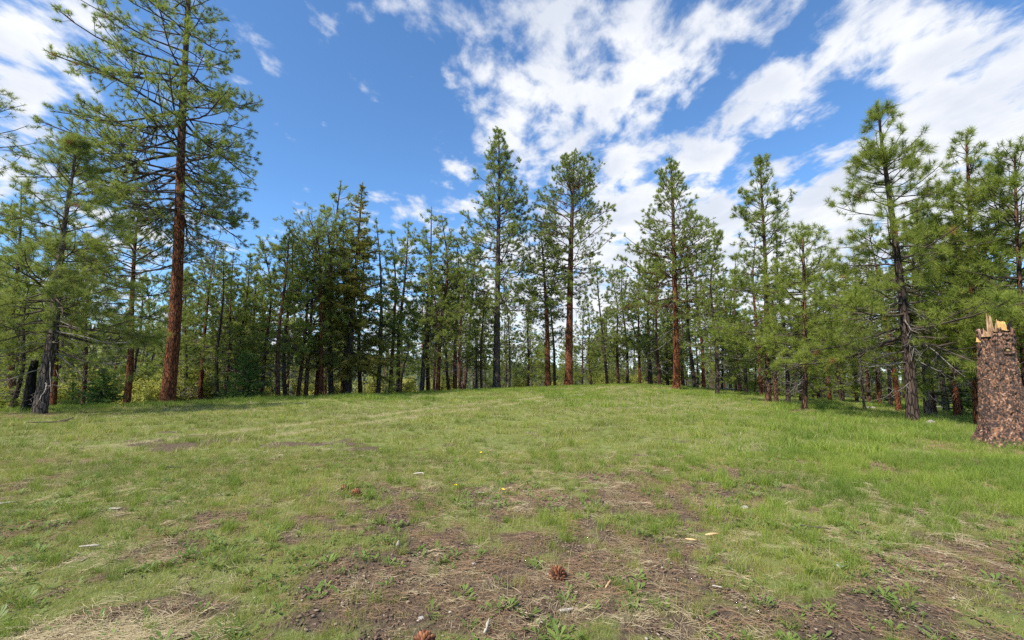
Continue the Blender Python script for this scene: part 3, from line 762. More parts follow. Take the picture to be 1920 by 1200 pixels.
# the bright low pine in front of the left centre, and low bushy pines of the understorey
put_low = [(750, 33, 605, 'bright yellow-green low pine on the meadow edge in front of the dark trunks'), (1500, 33, 600, 'bushy pine sapling behind the slim young pine'),
           (1650, 40, 600, 'bushy pine sapling among the trunks of the right slope'), (20, 20, 520, 'bushy pine crown filling the left border'),
           (60, 30, 600, 'bushy pine sapling behind the burnt trunk')]
for (u, Y, vt, lab) in put_low:
    p = at_depth(u, Y); h = height_to(u, vt, p); put_bg(6, p, h, lab, 'low bushy pines', wscale=.34 + .02 * h)
# deeper forest
REFS = [(75, 'leaning young pine'), (237, 'curved red pine'), (315, 'tallest orange-trunked pine'), (455, 'wide fir bush'), (603, 'gnarled pine'), (665, 'olive fir'), (750, 'low bright pine'), (931, 'central grey-trunked pine'),
        (1066, 'straight orange-trunked pine'), (1170, 'mid-right clump'), (1268, 'broad-crowned pine'), (1432, 'bright pointed pine'), (1505, 'slim young pine'), (1690, 'forked young pine'), (1860, 'broken stump')]
KIND = {0: 'dark tapering', 1: 'brown-trunked conical', 2: 'clear-stemmed red', 3: 'bright feathery', 4: 'thin high-crowned', 5: 'broad red-barked', 6: 'bushy low-boughed', 7: 'lopsided grey-trunked', 8: 'rounded brown', 9: 'full dark-trunked'}
seen = {}
def deep_label(k, u, Y, noun='pine'):
    ru, rn = min(REFS, key=lambda q: abs(q[0] - u))
    far = 'nearby' if Y < 50 else ('farther' if Y < 72 else 'farthest')
    return '%s forest %s, %s back, just %s of the %s' % (KIND[k] if isinstance(k, int) else k, noun, far, 'left' if u < ru else 'right', rn)
DEEP = 'dim slender pine deep in the forest behind the meadow-edge trees'
def topline(u):
    xs = [0, 200, 380, 440, 520, 640, 720, 860, 900, 1000, 1100, 1160, 1300, 1400, 1560, 1700, 1800, 1920]
    vs = [430, 500, 520, 520, 480, 450, 470, 490, 560, 580, 580, 540, 540, 540, 540, 520, 470, 430]
    return np.interp(u, xs, vs)
n_deep = 0
while n_deep < 185:
    u = random.uniform(-60, 1980); a = (u - 960) / 853
    ylo = 30 if u < 500 else (38 if u < 900 else (58 if u < 1330 else 44)); 
    Y = ylo + random.random() ** 1.2 * 70
    
    if u < 370 and random.random() < .6: continue
    if 480 < u < 880 and random.random() < .55: continue
    p = at_depth(u, Y); vt = topline(u) + random.uniform(0, 110)
    h = height_to(u, vt, p)
    if h < 6 or h > 30: continue
    kk = random.choice([0, 1, 2, 3, 3, 4, 5, 7, 8, 9, 9])
    put_bg(kk, p, h, deep_label(kk, u, Y), 'pines deep in the forest', wscale=max(.55, min(1.2, h / HP)))
    n_deep += 1
for i in range(48):
    u = random.uniform(-40, 1960); Y = random.uniform(38, 80) if u < 1300 else random.uniform(38, 60)
    if 880 < u < 1320: Y = random.uniform(62, 95)
    p = at_depth(u, Y); put_bg(6, p, random.uniform(4, 8), deep_label(['low bushy', 'small squat', 'shaded waist-high'][i % 3], u, Y, 'sapling'), 'young pines in the deep forest', wscale=random.uniform(.5, .8))

# ------------------------------------------------------------------ spring-green shrubs beyond the crest
def make_shrub(seed, Rr=2.2, Hh=3.5, nleaf=9000):
    rg = np.random.default_rng(seed)
    n = 16; az = rg.random(n) * 6.28; P0 = []
    for i in range(n):
        d = np.array([math.cos(az[i]) * .5, math.sin(az[i]) * .5, 1]); pts = [np.zeros(3)]
        for j in range(5):
            d = d + rg.normal(0, .18, 3); pts.append(pts[-1] + norm(d) * Hh * (.6 + .5 * rg.random()) / 5)
        P0.append(pts)
    Pm = np.array(P0); Rm = np.tile(np.linspace(.035, .01, 6), (n, 1))
    P2, R2, _ = spawn(rg, Pm, Rm, np.full(n, 12), .2, 1, .8, lambda s, i: Rr * .35 + s * 0, 4, .1, .05, .2, .1, .6, .006)
    idx = rg.integers(0, len(P2), nleaf); pos, T, _ = along(P2, idx, rg.random(nleaf)); pos = pos + rg.normal(0, .13, (nleaf, 3))
    b = Bag()
    nd = norm(rg.normal(0, 1, (nleaf, 3))); side = norm(np.cross(nd, rg.normal(0, 1, (nleaf, 3))))
    l = .06 + .06 * rg.random((nleaf, 1)); V = np.stack([pos, pos + nd * l + side * l * .45, pos + nd * l * 2, pos + nd * l - side * l * .45], 1).reshape(-1, 3)
    b.add(V, None, np.arange(nleaf * 4).reshape(-1, 4), 0)
    st = Bag(); v, q = tubes(Pm, Rm, 4); st.add(v, None, q, 0); v, q = tubes(P2, R2, 3); st.add(v, None, q, 0)
    return b.mesh('foliage', [M['leaf_spring']]), st.mesh('stem', [M['limb']])
sh = [make_shrub(61), make_shrub(62, 2.6, 4.2, 11000)]
sroot = {}
for i, (u, Y, s) in enumerate([(120, 33, 1.1), (165, 36, 1.3), (215, 35, 1.1), (265, 37, 1.2), (300, 33, .9), (350, 36, 1.2), (395, 38, 1.0), (440, 42, 1.2), (5, 33, 1.1), (60, 36, 1.1),
                              (480, 44, 1.0), (560, 48, 1.1), (620, 50, 1.2), (700, 52, 1.1), (760, 55, 1.2), (840, 58, 1.0), (1130, 75, 1.3), (1190, 78, 1.2), (980, 70, 1.1), (1260, 74, 1.1), (1045, 74, 1.0)]):
    p = at_depth(u, Y); k = i % 2
    left = u < 460
    lab = deep_label('yellow-green leafy' if left else 'pale spring-green', u, Y, 'shrub')
    if k not in sroot:
        r = empty('shrub', p - np.array([0, 0, .1]), lab, 'shrub', 'shrubs beyond the crest'); obj('foliage', sh[k][0], r); obj('stem', sh[k][1], r); r.scale = (s, s, s); sroot[k] = r
    else:
        r = copy_tree(sroot[k], p - np.array([0, 0, .1]), (s, s), random.random() * 6, lab, 'shrubs beyond the crest')

# ------------------------------------------------------------------ distant wooded hill
def far_wood():
    rg = np.random.default_rng(77); n = 5500
    a = np.radians(rg.uniform(-60, 60, n)); r = 130 + 900 * rg.random(n) ** .8
    x = r * np.sin(a); y = r * np.cos(a); z = terrain(x, y)
    h = rg.uniform(8, 17, n); w = h * rg.uniform(.13, .2, n)
    k = 6; b = Bag(); th = np.arange(k) / k * 2 * np.pi
    Vs = []; Ts = []
    for lev, (z0, z1, wf) in enumerate(((.12, .55, 1.0), (.38, .8, .72), (.62, 1.0, .45))):
        ring = np.stack([x[:, None] + np.cos(th + lev) * (w * wf)[:, None] * rg.uniform(.6, 1.2, (n, k)), y[:, None] + np.sin(th + lev) * (w * wf)[:, None] * rg.uniform(.6, 1.2, (n, k)),
                         z[:, None] + (h * z0)[:, None] + rg.uniform(-.5, .5, (n, k))], -1)
        apex = np.stack([x, y, z + h * z1], -1)[:, None]
        V = np.concatenate([ring, apex], 1).reshape(-1, 3); base = (np.arange(n) * (k + 1))[:, None]
        T = np.stack([base + np.arange(k), base + (np.arange(k) + 1) % k, base + k + 0 * np.arange(k)], -1).reshape(-1, 3)
        b.add(V, T, None, 0)
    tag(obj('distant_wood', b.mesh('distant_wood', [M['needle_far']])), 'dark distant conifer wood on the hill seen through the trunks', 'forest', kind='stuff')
far_wood()

# ------------------------------------------------------------------ burnt trunk, dead sapling
def snag(name, label, px, wpx, Y, seed, bm, cat):
    p = at_depth(px[0][0], Y) if Y else ground_at(*px[0]); Y = p[1]
    C = np.array([p - np.array([0, 0, .1])] + [on_depth(u, v, Y) for u, v in px[1:]]) ; base = C[0].copy(); C = C - base
    rg = np.random.default_rng(seed)
    V, Q, P, rad = trunk_mesh(rg, C, wpx / F * Y / 2, 14, 30, bm, rtop=wpx / F * Y / 2 * .55, flare=.2, rough=.05)
    root = empty(name, base, label, cat)
    # close the top with a jagged cap
    n = len(V); V = np.vstack([V, P[-1] + [0, 0, .1]]); V[n - 14:n, 2] += rg.random(14) * .25
    T = [(n - 14 + i, n - 14 + (i + 1) % 14, n) for i in range(14)]
    b = Bag(); b.add(V, T, Q, 0)
    obj('trunk', b.mesh('trunk', [M[bm]], True), root)
    t = np.stack([rg.random(9) * .7 + .25, rg.random(9) * 6.28, .4 + .5 * rg.random(9), rg.normal(0, .3, 9), rg.normal(.3, .4, 9)], 1)
    Pl, Rl = limbs(rg, P, rad, t); v, q = tubes(Pl, Rl * .6, 4)
    obj('branch_stub', mesh_from('branch_stub', v, None, q, [M['dead']]), root)
    return root
snag('burnt_trunk', 'charred black broken trunk behind the leaning young pine', [(52, 762), (56, 740), (60, 700), (64, 683)], 19, 18.5, 3, 'bark_burnt', 'dead tree')
snag('dead_sapling', 'thin grey dead sapling on the right slope beside a pale rock', [(1621, 768), (1618, 740), (1614, 700), (1612, 668)], 4.5, None, 4, 'bark_grey', 'dead tree')

# ------------------------------------------------------------------ the broken stump
def build_stump():
    p = ground_at(1880, 838); Y = p[1]
    top = on_depth(1868, 622, Y); Hs = top[2] - p[2]
    k = Y / F
    root = empty('tree_stump', p, 'thick broken pine stump with scaly charred bark at the right edge', 'tree stump')
    rg = np.random.default_rng(5)
    nr, ns = 260, 240
    t = np.linspace(0, 1, nr)
    # centreline and radius as seen
    vs = np.array([838, 815, 780, 720, 660, 622]); cl = np.array([1884, 1880, 1878, 1873, 1868, 1865]); wd = np.array([122, 98, 86, 77, 69, 64]) / 2
    zz = np.array([on_depth(1880, v, Y)[2] for v in vs]) - p[2]; zz[0] = -.1
    z = np.linspace(zz[0], zz[-1], nr)
    cxs = np.array([on_depth(c_, v, Y)[0] for c_, v in zip(cl, vs)]) - p[0]
    cx = np.interp(z, zz, cxs); rad = np.interp(z, zz, wd) * k
    ang = np.linspace(0, 2 * np.pi, ns, endpoint=False)
    A, Z = np.meshgrid(ang, z)
    rad = rad * .68
    r = rad[:, None] * np.ones_like(A)
    ad = A * 1.0
    # root lobes
    r *= 1 + (.22 + .18 * np.cos(A * 5 + .6)) * np.exp(-(Z + .1) / .20) + .03 * np.cos(A * 3 + 1 + Z)
    # bark plates: jittered cells, unrolled
    circ = 2 * np.pi * .4
    def cell(sx, sz, seed):
        U = A / (2 * np.pi) * sx; Vv = Z * sz
        U = U + .35 * (vn(U * 1.3, Vv * 1.3, seed + 5) - .5); Vv = Vv + .5 * (vn(U * 1.1, Vv * 1.1, seed + 6) - .5)
        iu = np.floor(U); iv = np.floor(Vv); f1 = np.full(A.shape, 9.); f2 = np.full(A.shape, 9.); cid = np.zeros(A.shape)
        for du in (-1, 0, 1):
            for dv in (-1, 0, 1):
                cu = iu + du; cv = iv + dv; cm = np.mod(cu, sx)
                px_ = cu + _h(cm, cv, seed); py_ = cv + _h(cm, cv, seed + 1)
                d = np.hypot(U - px_, Vv - py_); h = _h(cm, cv, seed + 2)
                better = d < f1; f2 = np.where(better, f1, np.minimum(f2, d)); cid = np.where(better, h, cid); f1 = np.where(better, d, f1)
        return f2 - f1, cid
    e1, c1 = cell(15, 2.6, 11); e2, c2 = cell(44, 10, 31); e3, c3 = cell(104, 34, 51)
    plate = sst(.02, .25, e1); flake = sst(.02, .35, e2)
    fl3 = sst(.02, .4, e3)
    disp = .018 * plate * (.5 + c1) + .010 * flake * c2 + .010 * fl3 * c3 + .040 * (vn(A * 7 + .5 * vn(A * 3, Z * 4, 70), Z * 1.1, 71) - .5) + .018 * (fbm(A * 6, Z * 8, 7, 4) - .5)
    disp = disp + .05 * (fbm(np.cos(A) * 1.5 + 5, Z * 1.2 + np.sin(A) * 1.5, 17, 3) - .5)
    # horizontal wrinkles under the break
    disp += .015 * np.sin(Z * 55 + 3 * vn(A * 4, Z * 3, 3)) * sst(Hs - .5, Hs - .1, Z)
    # knot facing the viewer
    ka = -np.pi / 2 - .20; kz = on_depth(1874, 658, Y)[2] - p[2]
    kd = np.hypot((np.angle(np.exp(1j * (A - ka)))) * rad[-1], Z - kz)
    disp += .05 * np.exp(-((kd - .075) / .03) ** 2) - .03 * np.exp(-(kd / .04) ** 2)
    r = r + disp
    # jagged rim
    rim = .10 * fbm(A * 2.6, A * 0 + 2, 9, 3) + .12 * (vn(A * 5, A * 0 + 1, 4) > .6)
    Z2 = Z + sst(.75, 1, (Z - z[0]) / (z[-1] - z[0])) * (rim - .08)
    X = cx[:, None] + r * np.cos(A); Yv = r * np.sin(A)
    V = np.stack([X, Yv, Z2], -1).reshape(-1, 3)
    idx = np.arange(nr * ns).reshape(nr, ns); a = idx[:-1]; b = idx[1:]
    Q = np.stack([a, np.roll(a, -1, 1), np.roll(b, -1, 1), b], -1).reshape(-1, 4)
    s = NB('stump_bark')
    at = s.new('ShaderNodeAttribute', attribute_name='flake'); at2 = s.new('ShaderNodeAttribute', attribute_name='crevice')
    fine = s.noise(s.coord(), 30, 6, .7); big = s.noise(s.coord(), 2.4, 4, .6)
    c = s.ramp(at.outputs['Fac'], [(0, (.018, .015, .015)), (.34, (.055, .038, .032)), (.52, (.13, .078, .056)), (.68, (.25, .115, .06)), (.84, (.36, .22, .155)), (1, (.42, .36, .31))])
    c = s.mix(s.mr(fine, .4, .7, 0, .65), c, (.06, .045, .042))
    c = s.mix(s.mr(big, .48, .66, 0, .55), c, (.045, .036, .036))
    c = s.mix(s.mr(at2.outputs['Fac'], .2, .72), (.012, .009, .009), c)
    mb = s.done(s.bsdf(c, .9, fine, .008, 1, spec=.15))
    me = mesh_from('bark', V, None, Q, [mb], None, True)
    a_ = me.attributes.new('flake', 'FLOAT', 'POINT'); a_.data.foreach_set('value', (c3 * .72 + c2 * .28).ravel().astype(np.float32))
    a_ = me.attributes.new('crevice', 'FLOAT', 'POINT'); a_.data.foreach_set('value', (.25 + .25 * plate + .25 * flake + .3 * fl3).ravel().astype(np.float32))
    obj('bark', me, root)
    # broken wood inside
    s = NB('broken_wood'); fb = s.noise(s.coord('Object', (22, 22, 2)), 2, 5, .6)
    mw = s.done(s.bsdf(s.ramp(fb, [(.3, (.10, .06, .04)), (.5, (.28, .17, .095)), (.75, (.46, .33, .20))]), .8, fb, .01, spec=.2))
    s = NB('yellow_wood'); fb = s.noise(s.coord('Object', (30, 30, 3)), 2, 4)
    my = s.done(s.bsdf(s.ramp(fb, [(.3, (.38, .22, .07)), (.7, (.60, .38, .14))]), .7, fb, .006, spec=.2))
    rt = rad[-1]
    b = Bag(); nn_ = 40; gr = []
    rs = np.linspace(.05, .97, 10)
    for i, q in enumerate(rs):
        a2 = np.linspace(0, 2 * np.pi, nn_, endpoint=False)
        gr.append(np.stack([cx[-1] + rt * q * np.cos(a2), rt * q * np.sin(a2), Hs - .06 + .09 * fbm(q * 5 + a2, a2 * 3, 8, 2)], -1))
    G = np.array(gr); ii = np.arange(10 * nn_).reshape(10, nn_); a = ii[:-1]; c_ = ii[1:]
    Qw = np.stack([a, c_, np.roll(c_, -1, 1), np.roll(a, -1, 1)], -1).reshape(-1, 4)
    obj('heartwood', mesh_from('heartwood', G.reshape(-1, 3), None, Qw, [mw]), root)
    def splinter(u0, u1, vtop, vbot, y, th, m, name='splinter', lean=0, tips=3, label=None, block=False):
        x0, x1 = on_depth(u0, vbot, Y + y)[0] - p[0], on_depth(u1, vbot, Y + y)[0] - p[0]; z0 = on_depth(1880, vbot, Y)[2] - p[2]; z1 = on_depth(1880, vtop, Y)[2] - p[2]
        n = 9; xs = np.linspace(x0, x1, n); tp = np.zeros(n)
        for _ in range(tips):
            c = rg.random() * .8 + .1; tp = np.maximum(tp, (1 - np.abs(np.linspace(0, 1, n) - c) / (.22 + .2 * rg.random())) * (.7 + .3 * rg.random()))
        tp[n // 3] = 1.0
        tp = np.clip(tp + .12 * (rg.random(n) - .5), .2, 1)
        if block: tp = .88 + .12 * rg.random(n)
        ztop = z0 + (z1 - z0) * tp
        Vv = []; lv = 6
        for side in (-1, 1):
            for l in range(lv):
                f = l / (lv - 1); zq = z0 + (ztop - z0) * f
                yy_ = y + side * th / 2 * (1 - .85 * f) + .02 * (vn(xs * 40, zq * 12, 3 + side) - .5)
                Vv.append(np.stack([xs + lean * f * (z1 - z0), yy_, zq], -1))
        Vv = np.array(Vv).reshape(-1, 3); F_ = []
        for sd in (0, 1):
            o_ = sd * lv * n
            for l in range(lv - 1):
                for i in range(n - 1):
                    q = [o_ + l * n + i, o_ + l * n + i + 1, o_ + (l + 1) * n + i + 1, o_ + (l + 1) * n + i]; F_.append(q if sd == 0 else q[::-1])
        for l in range(lv - 1):
            for i in (0, n - 1):
                F_.append([l * n + i, (l + 1) * n + i, lv * n + (l + 1) * n + i, lv * n + l * n + i])
        for i in range(n - 1):
            F_.append([(lv - 1) * n + i, (lv - 1) * n + i + 1, lv * n + (lv - 1) * n + i + 1, lv * n + (lv - 1) * n + i])
        o = obj(name, mesh_from(name, Vv, None, np.array(F_), [m]), root)
        if label: o['label'] = label
    splinter(1849, 1863, 587, 632, -.11, .10, mw, tips=1, label='tall pale splinter of broken wood')
    splinter(1857, 1869, 593, 632, -.08, .10, mw, tips=1)
    splinter(1841, 1852, 615, 632, -.04, .10, mw, tips=2)
    splinter(1866, 1880, 598, 622, .02, .10, mw, tips=3)
    splinter(1873, 1887, 603, 632, -.13, .12, my, name='wood_chunk', block=True, label='squared block of fresh yellow wood in the break')
    splinter(1880, 1894, 603, 628, .06, .2, mw, tips=2)
    splinter(1886, 1900, 600, 640, -.10, .18, mb, name='bark_flap', lean=.2, tips=3, label='dark bark slab sticking up at the right of the break')
    splinter(1832, 1839, 633, 642, -.06, .05, my, lean=-.3, tips=2)
    # knot
    th = np.linspace(0, 2 * np.pi, 14, endpoint=False); kr = .042
    kc = np.array([cx[-1] + (rt + .035) * math.cos(ka), (rt + .035) * math.sin(ka), kz]); n_ = np.array([math.cos(ka), math.sin(ka), 0]); s1 = np.array([-n_[1], n_[0], 0])
    Vk = [kc - n_ * .06 + (s1 * math.cos(q) + np.array([0, 0, 1]) * math.sin(q) * .8) * kr * 1.1 for q in th] + [kc + n_ * .015 + (s1 * math.cos(q) + np.array([0, 0, 1]) * math.sin(q) * .8) * kr for q in th] + [kc + n_ * .005]
    Fq = [(i, (i + 1) % 14, 14 + (i + 1) % 14, 14 + i) for i in range(14)]; Ft = [(14 + i, 14 + (i + 1) % 14, 28) for i in range(14)]
    s = NB('knot_wood'); fb = s.noise(s.coord(), 40, 3); mk = s.done(s.bsdf(s.ramp(fb, [(.3, (.16, .10, .05)), (.7, (.34, .25, .12))]), .8, spec=.2))
    obj('knot', mesh_from('knot', np.array(Vk), np.array(Ft), np.array(Fq), [mk]), root)
    return p
stump_p = build_stump()

# ------------------------------------------------------------------ scattered ground cover (geometry-node instances)
hidden = bpy.data.collections.new('clump_sources')     # never linked to the scene: only instanced
def blades(seed, n, r, h, w, bend, m, segs=2, flat=0.0):
    rg = np.random.default_rng(seed)
    a = rg.random(n) * 6.283; q = r * np.sqrt(rg.random(n)); P = np.stack([q * np.cos(a), q * np.sin(a), np.full(n, -.01)], 1)
    hh = h[0] + (h[1] - h[0]) * rg.random(n) ** 1.3
    az = rg.random(n) * 6.283; out = np.stack([np.cos(az), np.sin(az), 0 * az], 1)
    b = bend * (.3 + rg.random(n)); up = np.array([0, 0, 1.])
    side = np.stack([-np.sin(az), np.cos(az), 0 * az], 1); tw = rg.random(n) * 3.1
    side = side * np.cos(tw)[:, None] + out * np.sin(tw)[:, None]
    rows = []
    for j in range(segs + 1):
        f = j / segs
        c = P + up * (hh * (1 - flat) * (f - .25 * b * f * f))[:, None] + out * (hh * b * f ** 1.7)[:, None]
        rows.append((c, w * (1 - f * .85) / 2))
    V = []; 
    for c, ww in rows[:-1]: V += [c - side * ww, c + side * ww]
    V.append(rows[-1][0])
    V = np.stack(V, 1); kk = V.shape[1]
    F_ = []
    for j in range(segs - 1): F_.append([(2 * j, 2 * j + 1, 2 * j + 3), (2 * j, 2 * j + 3, 2 * j + 2)])
    F_.append([(2 * segs - 2, 2 * segs - 1, 2 * segs)])
    F_ = np.array([t for g in F_ for t in g]); T = (F_[None] + (np.arange(n) * kk)[:, None, None]).reshape(-1, 3)
    return mesh_from('clump', V.reshape(-1, 3), T, None, [m])
def litter(seed, n, r, L, w, m):
    rg = np.random.default_rng(seed)
    c = np.stack([rg.normal(0, r, n), rg.normal(0, r, n), rg.random(n) * .022 + .004], 1); a = rg.random(n) * 6.283
    d = np.stack([np.cos(a), np.sin(a), rg.normal(0, .12, n)], 1); l = L * (.5 + .7 * rg.random(n))[:, None]
    s = np.stack([-np.sin(a), np.cos(a), 0 * a], 1); bow = s * (rg.normal(0, .12, n)[:, None] * l)
    up = np.array([0, 0, w * .8])
    V = np.stack([c - d * l / 2, c + bow - s * w / 2, c + bow + s * w / 2 + up * 0, c + d * l / 2, c + bow + up], 1)
    T = np.array([(0, 1, 4), (1, 3, 4), (3, 2, 4), (2, 0, 4)]); T = (T[None] + (np.arange(n) * 5)[:, None, None]).reshape(-1, 3)
    return mesh_from('clump', V.reshape(-1, 3), T, None, [m])
def forb(seed, n, m):
    rg = np.random.default_rng(seed); a = rg.random(n) * 6.283; l = .012 + .022 * rg.random(n); q = .01 + .035 * rg.random(n)
    o = np.stack([np.cos(a), np.sin(a), .25 + .5 * rg.random(n)], 1); s = np.stack([-np.sin(a), np.cos(a), 0 * a], 1)
    b = o * q[:, None]; L_ = l[:, None]
    V = np.stack([b, b + o * L_ * .6 + s * L_ * .33, b + o * L_ * 1.25 - np.array([0, 0, .004]), b + o * L_ * .6 - s * L_ * .33, b * .2], 1)
    T = np.array([(0, 1, 2), (0, 2, 3), (4, 0, 3)]); T = (T[None] + (np.arange(n) * 5)[:, None, None]).reshape(-1, 3)
    return mesh_from('clump', V.reshape(-1, 3), T, None, [m])
def crumbs(seed, n, r, m):
    rg = np.random.default_rng(seed); V = []; T = []
    for i in range(n):
        c = np.array([rg.normal(0, r), rg.normal(0, r), .002]); s = .004 + .010 * rg.random() ** 2
        v = rg.normal(0, 1, (6, 3)) * .25 + np.array([[1, 0, 0], [-1, 0, 0], [0, 1, 0], [0, -1, 0], [0, 0, .6], [0, 0, -.4]]); V.append(c + v * s * np.array([1.6, 1, .7]))
        f = np.array([(0, 2, 4), (2, 1, 4), (1, 3, 4), (3, 0, 4), (2, 0, 5), (1, 2, 5), (3, 1, 5), (0, 3, 5)]) + i * 6; T.append(f)
    return mesh_from('clump', np.concatenate(V), np.concatenate(T), None, [m])
s_ = NB('crumb'); oi_ = s_.new('ShaderNodeNewGeometry'); M['crumb'] = s_.done(s_.bsdf(s_.ramp(oi_.outputs['Random Per Island'], [(0, (.05, .034, .025)), (.6, (.14, .095, .07)), (.93, (.25, .19, .14)), (1, (.34, .29, .23))]), .9))

def scatter(name, label, cat, meshes, P, scl, idx, tilt=.12):
    cc = bpy.data.collections.new(name + '_sources')
    for i, me in enumerate(meshes):
        o = bpy.data.objects.new('clump_%02d' % i, me); cc.objects.link(o)
    me = bpy.data.meshes.new(name); me.vertices.add(len(P)); me.vertices.foreach_set('co', P.astype(np.float32).ravel())
    rot = np.stack([rng.normal(0, tilt, len(P)), rng.normal(0, tilt, len(P)), rng.random(len(P)) * 6.283], 1).astype(np.float32)
    a = me.attributes.new('rot', 'FLOAT_VECTOR', 'POINT'); a.data.foreach_set('vector', rot.ravel())
    a = me.attributes.new('scl', 'FLOAT', 'POINT'); a.data.foreach_set('value', scl.astype(np.float32))
    a = me.attributes.new('idx', 'INT', 'POINT'); a.data.foreach_set('value', idx.astype(np.int32))
    o = obj(name, me)
    ng = bpy.data.node_groups.new(name, 'GeometryNodeTree')
    ng.interface.new_socket('Geometry', in_out='INPUT', socket_type='NodeSocketGeometry'); ng.interface.new_socket('Geometry', in_out='OUTPUT', socket_type='NodeSocketGeometry')
    N = ng.nodes; L = ng.links
    gi = N.new('NodeGroupInput'); go = N.new('NodeGroupOutput'); iop = N.new('GeometryNodeInstanceOnPoints')
    ci = N.new('GeometryNodeCollectionInfo'); ci.inputs['Collection'].default_value = cc; ci.inputs['Separate Children'].default_value = True; ci.inputs['Reset Children'].default_value = True
    m2p = N.new('GeometryNodeMeshToPoints'); L.new(gi.outputs[0], m2p.inputs[0]); L.new(m2p.outputs[0], iop.inputs['Points']); L.new(ci.outputs[0], iop.inputs['Instance'])
    iop.inputs['Pick Instance'].default_value = True
    def na(n, t):
        q = N.new('GeometryNodeInputNamedAttribute'); q.data_type = t; q.inputs['Name'].default_value = n; return q.outputs['Attribute']
    L.new(na('idx', 'INT'), iop.inputs['Instance Index']); L.new(na('rot', 'FLOAT_VECTOR'), iop.inputs['Rotation']); L.new(na('scl', 'FLOAT'), iop.inputs['Scale'])
    L.new(iop.outputs[0], go.inputs[0])
    md = o.modifiers.new('scatter', 'NODES'); md.node_group = ng
    tag(o, label, cat, kind='stuff')
    return o
def sample(n_per, ymin, ymax, amax=1.28):
    """points uniformly over a wedge of ground in front of the camera and a step to its sides"""
    n_per = n_per * 1.0; area = amax * (ymax ** 2 - ymin ** 2); n = int(area * n_per)
    y = np.sqrt(ymin ** 2 + (ymax ** 2 - ymin ** 2) * rng.random(n)); x = (rng.random(n) * 2 - 1) * amax * y
    return x, y
def green_need(x, y):  # 0..1 lushness
    b = bare(x, y); r = np.hypot(x, y)
    return b, r
XS = []; 
# green grass
srcs = [blades(101, 34, .07, (.03, .07), .0032, .55, M['grass']), blades(102, 44, .06, (.06, .13), .0032, .6, M['grass']), blades(103, 60, .055, (.10, .22), .0035, .65, M['grass_fresh']),
        blades(104, 40, .09, (.05, .12), .0030, .9, M['grass']), blades(105, 50, .16, (.08, .17), .006, .7, M['grass']), blades(106, 56, .22, (.12, .26), .010, .6, M['grass_fresh']),
        blades(107, 50, .26, (.08, .2), .010, .75, M['grass'])]
allP = []; allS = []; allI = []
def addpts(x, y, s, i): allP.append(np.stack([x, y, terrain(x, y)], 1)); allS.append(s); allI.append(i)
x, y = sample(210, .9, 9.0); b, r = green_need(x, y); lush = fbm(x * .8, y * .8, 55, 3)
keep = rng.random(len(x)) < np.clip(1.1 - 1.15 * sst(.35, .85, b), .16, 1) * (.5 + .8 * lush + .35 * sst(.1, -.7, x / np.maximum(y, .1)))
x, y, b, lush = x[keep], y[keep], b[keep], lush[keep]
i = np.where(rng.random(len(x)) < .6, 0, 3); i = np.where(rng.random(len(x)) < sst(.45, .75, lush) * .5, 1, i); i = np.where(rng.random(len(x)) < .05, 2, i)
rightish = sst(.1, .8, x / np.maximum(y, .1)) * sst(3.5, 6, y); i = np.where(rng.random(len(x)) < rightish * .30, 2, i)
addpts(x, y, (.55 + .6 * rng.random(len(x))) * (.75 + .35 * sst(2, 7, y)), i)
x, y = sample(46, 9.0, 20); b, r = green_need(x, y); tr = track(x, y); keep = rng.random(len(x)) < np.clip(1.1 - 1.1 * sst(.4, .8, b), .15, 1) * (1 - .8 * tr)
x, y = x[keep], y[keep]; i = np.where(rng.random(len(x)) < .6, 4, 1); i = np.where(rng.random(len(x)) < .12, 2, i)
i = np.where(rng.random(len(x)) < .35 * sst(.2, .8, x / y), 5, i)
tus = sst(.5, .8, vn(x * 2.2, y * 2.2, 91)); addpts(x, y, (.5 + .5 * rng.random(len(x))) * (.75 + .75 * tus), i)
x, y = sample(11, 20, 62); tr = track(x, y); ln = fbm(x * .3, y * .3, 66, 3); keep = rng.random(len(x)) < (1 - .85 * tr)
x, y, ln = x[keep], y[keep], ln[keep]; i = np.where(rng.random(len(x)) < .3 + .6 * sst(.4, .7, ln), 5, 6)
tus = sst(.5, .85, vn(x * 1.3, y * 1.3, 92)); addpts(x, y, (.5 + .45 * rng.random(len(x)) + .2 * sst(.4, .7, ln)) * (.75 + .9 * tus), i)
n = 9000; x = rng.uniform(-30, 45, n); y = np.clip(45 + np.where(x < 0, 1.1 * x, .6 * x), 12, 75) - rng.gamma(2.0, 1.6, n) + 2
m_ = (y > 10) & (np.abs(x) < 1.3 * y); x, y = x[m_], y[m_]; addpts(x, y, .7 + .7 * rng.random(len(x)), np.full(len(x), 5))
scatter('grass', 'green meadow grass covering the clearing', 'grass', srcs, np.concatenate(allP), np.concatenate(allS), np.concatenate(allI))
# dry grass
allP, allS, allI = [], [], []
srcs = [blades(111, 22, .09, (.05, .12), .0026, 1.5, M['straw'], 3, .55), blades(112, 16, .05, (.12, .26), .0024, .9, M['straw'], 3, .1), litter(113, 40, .07, .11, .0026, M['straw']), blades(114, 30, .2, (.08, .2), .007, 1.0, M['straw'], 2, .3)]
x, y = sample(55, .9, 9.5); n = fbm(x * .9, y * .9, 71, 3); keep = rng.random(len(x)) < (.18 + .8 * sst(.45, .75, n)); x, y = x[keep], y[keep]
i = rng.choice([0, 2, 2, 0, 1], len(x)); i = np.where((i == 1) & (rng.random(len(x)) < .6), 0, i)
addpts(x, y, .5 + .7 * rng.random(len(x)), i)
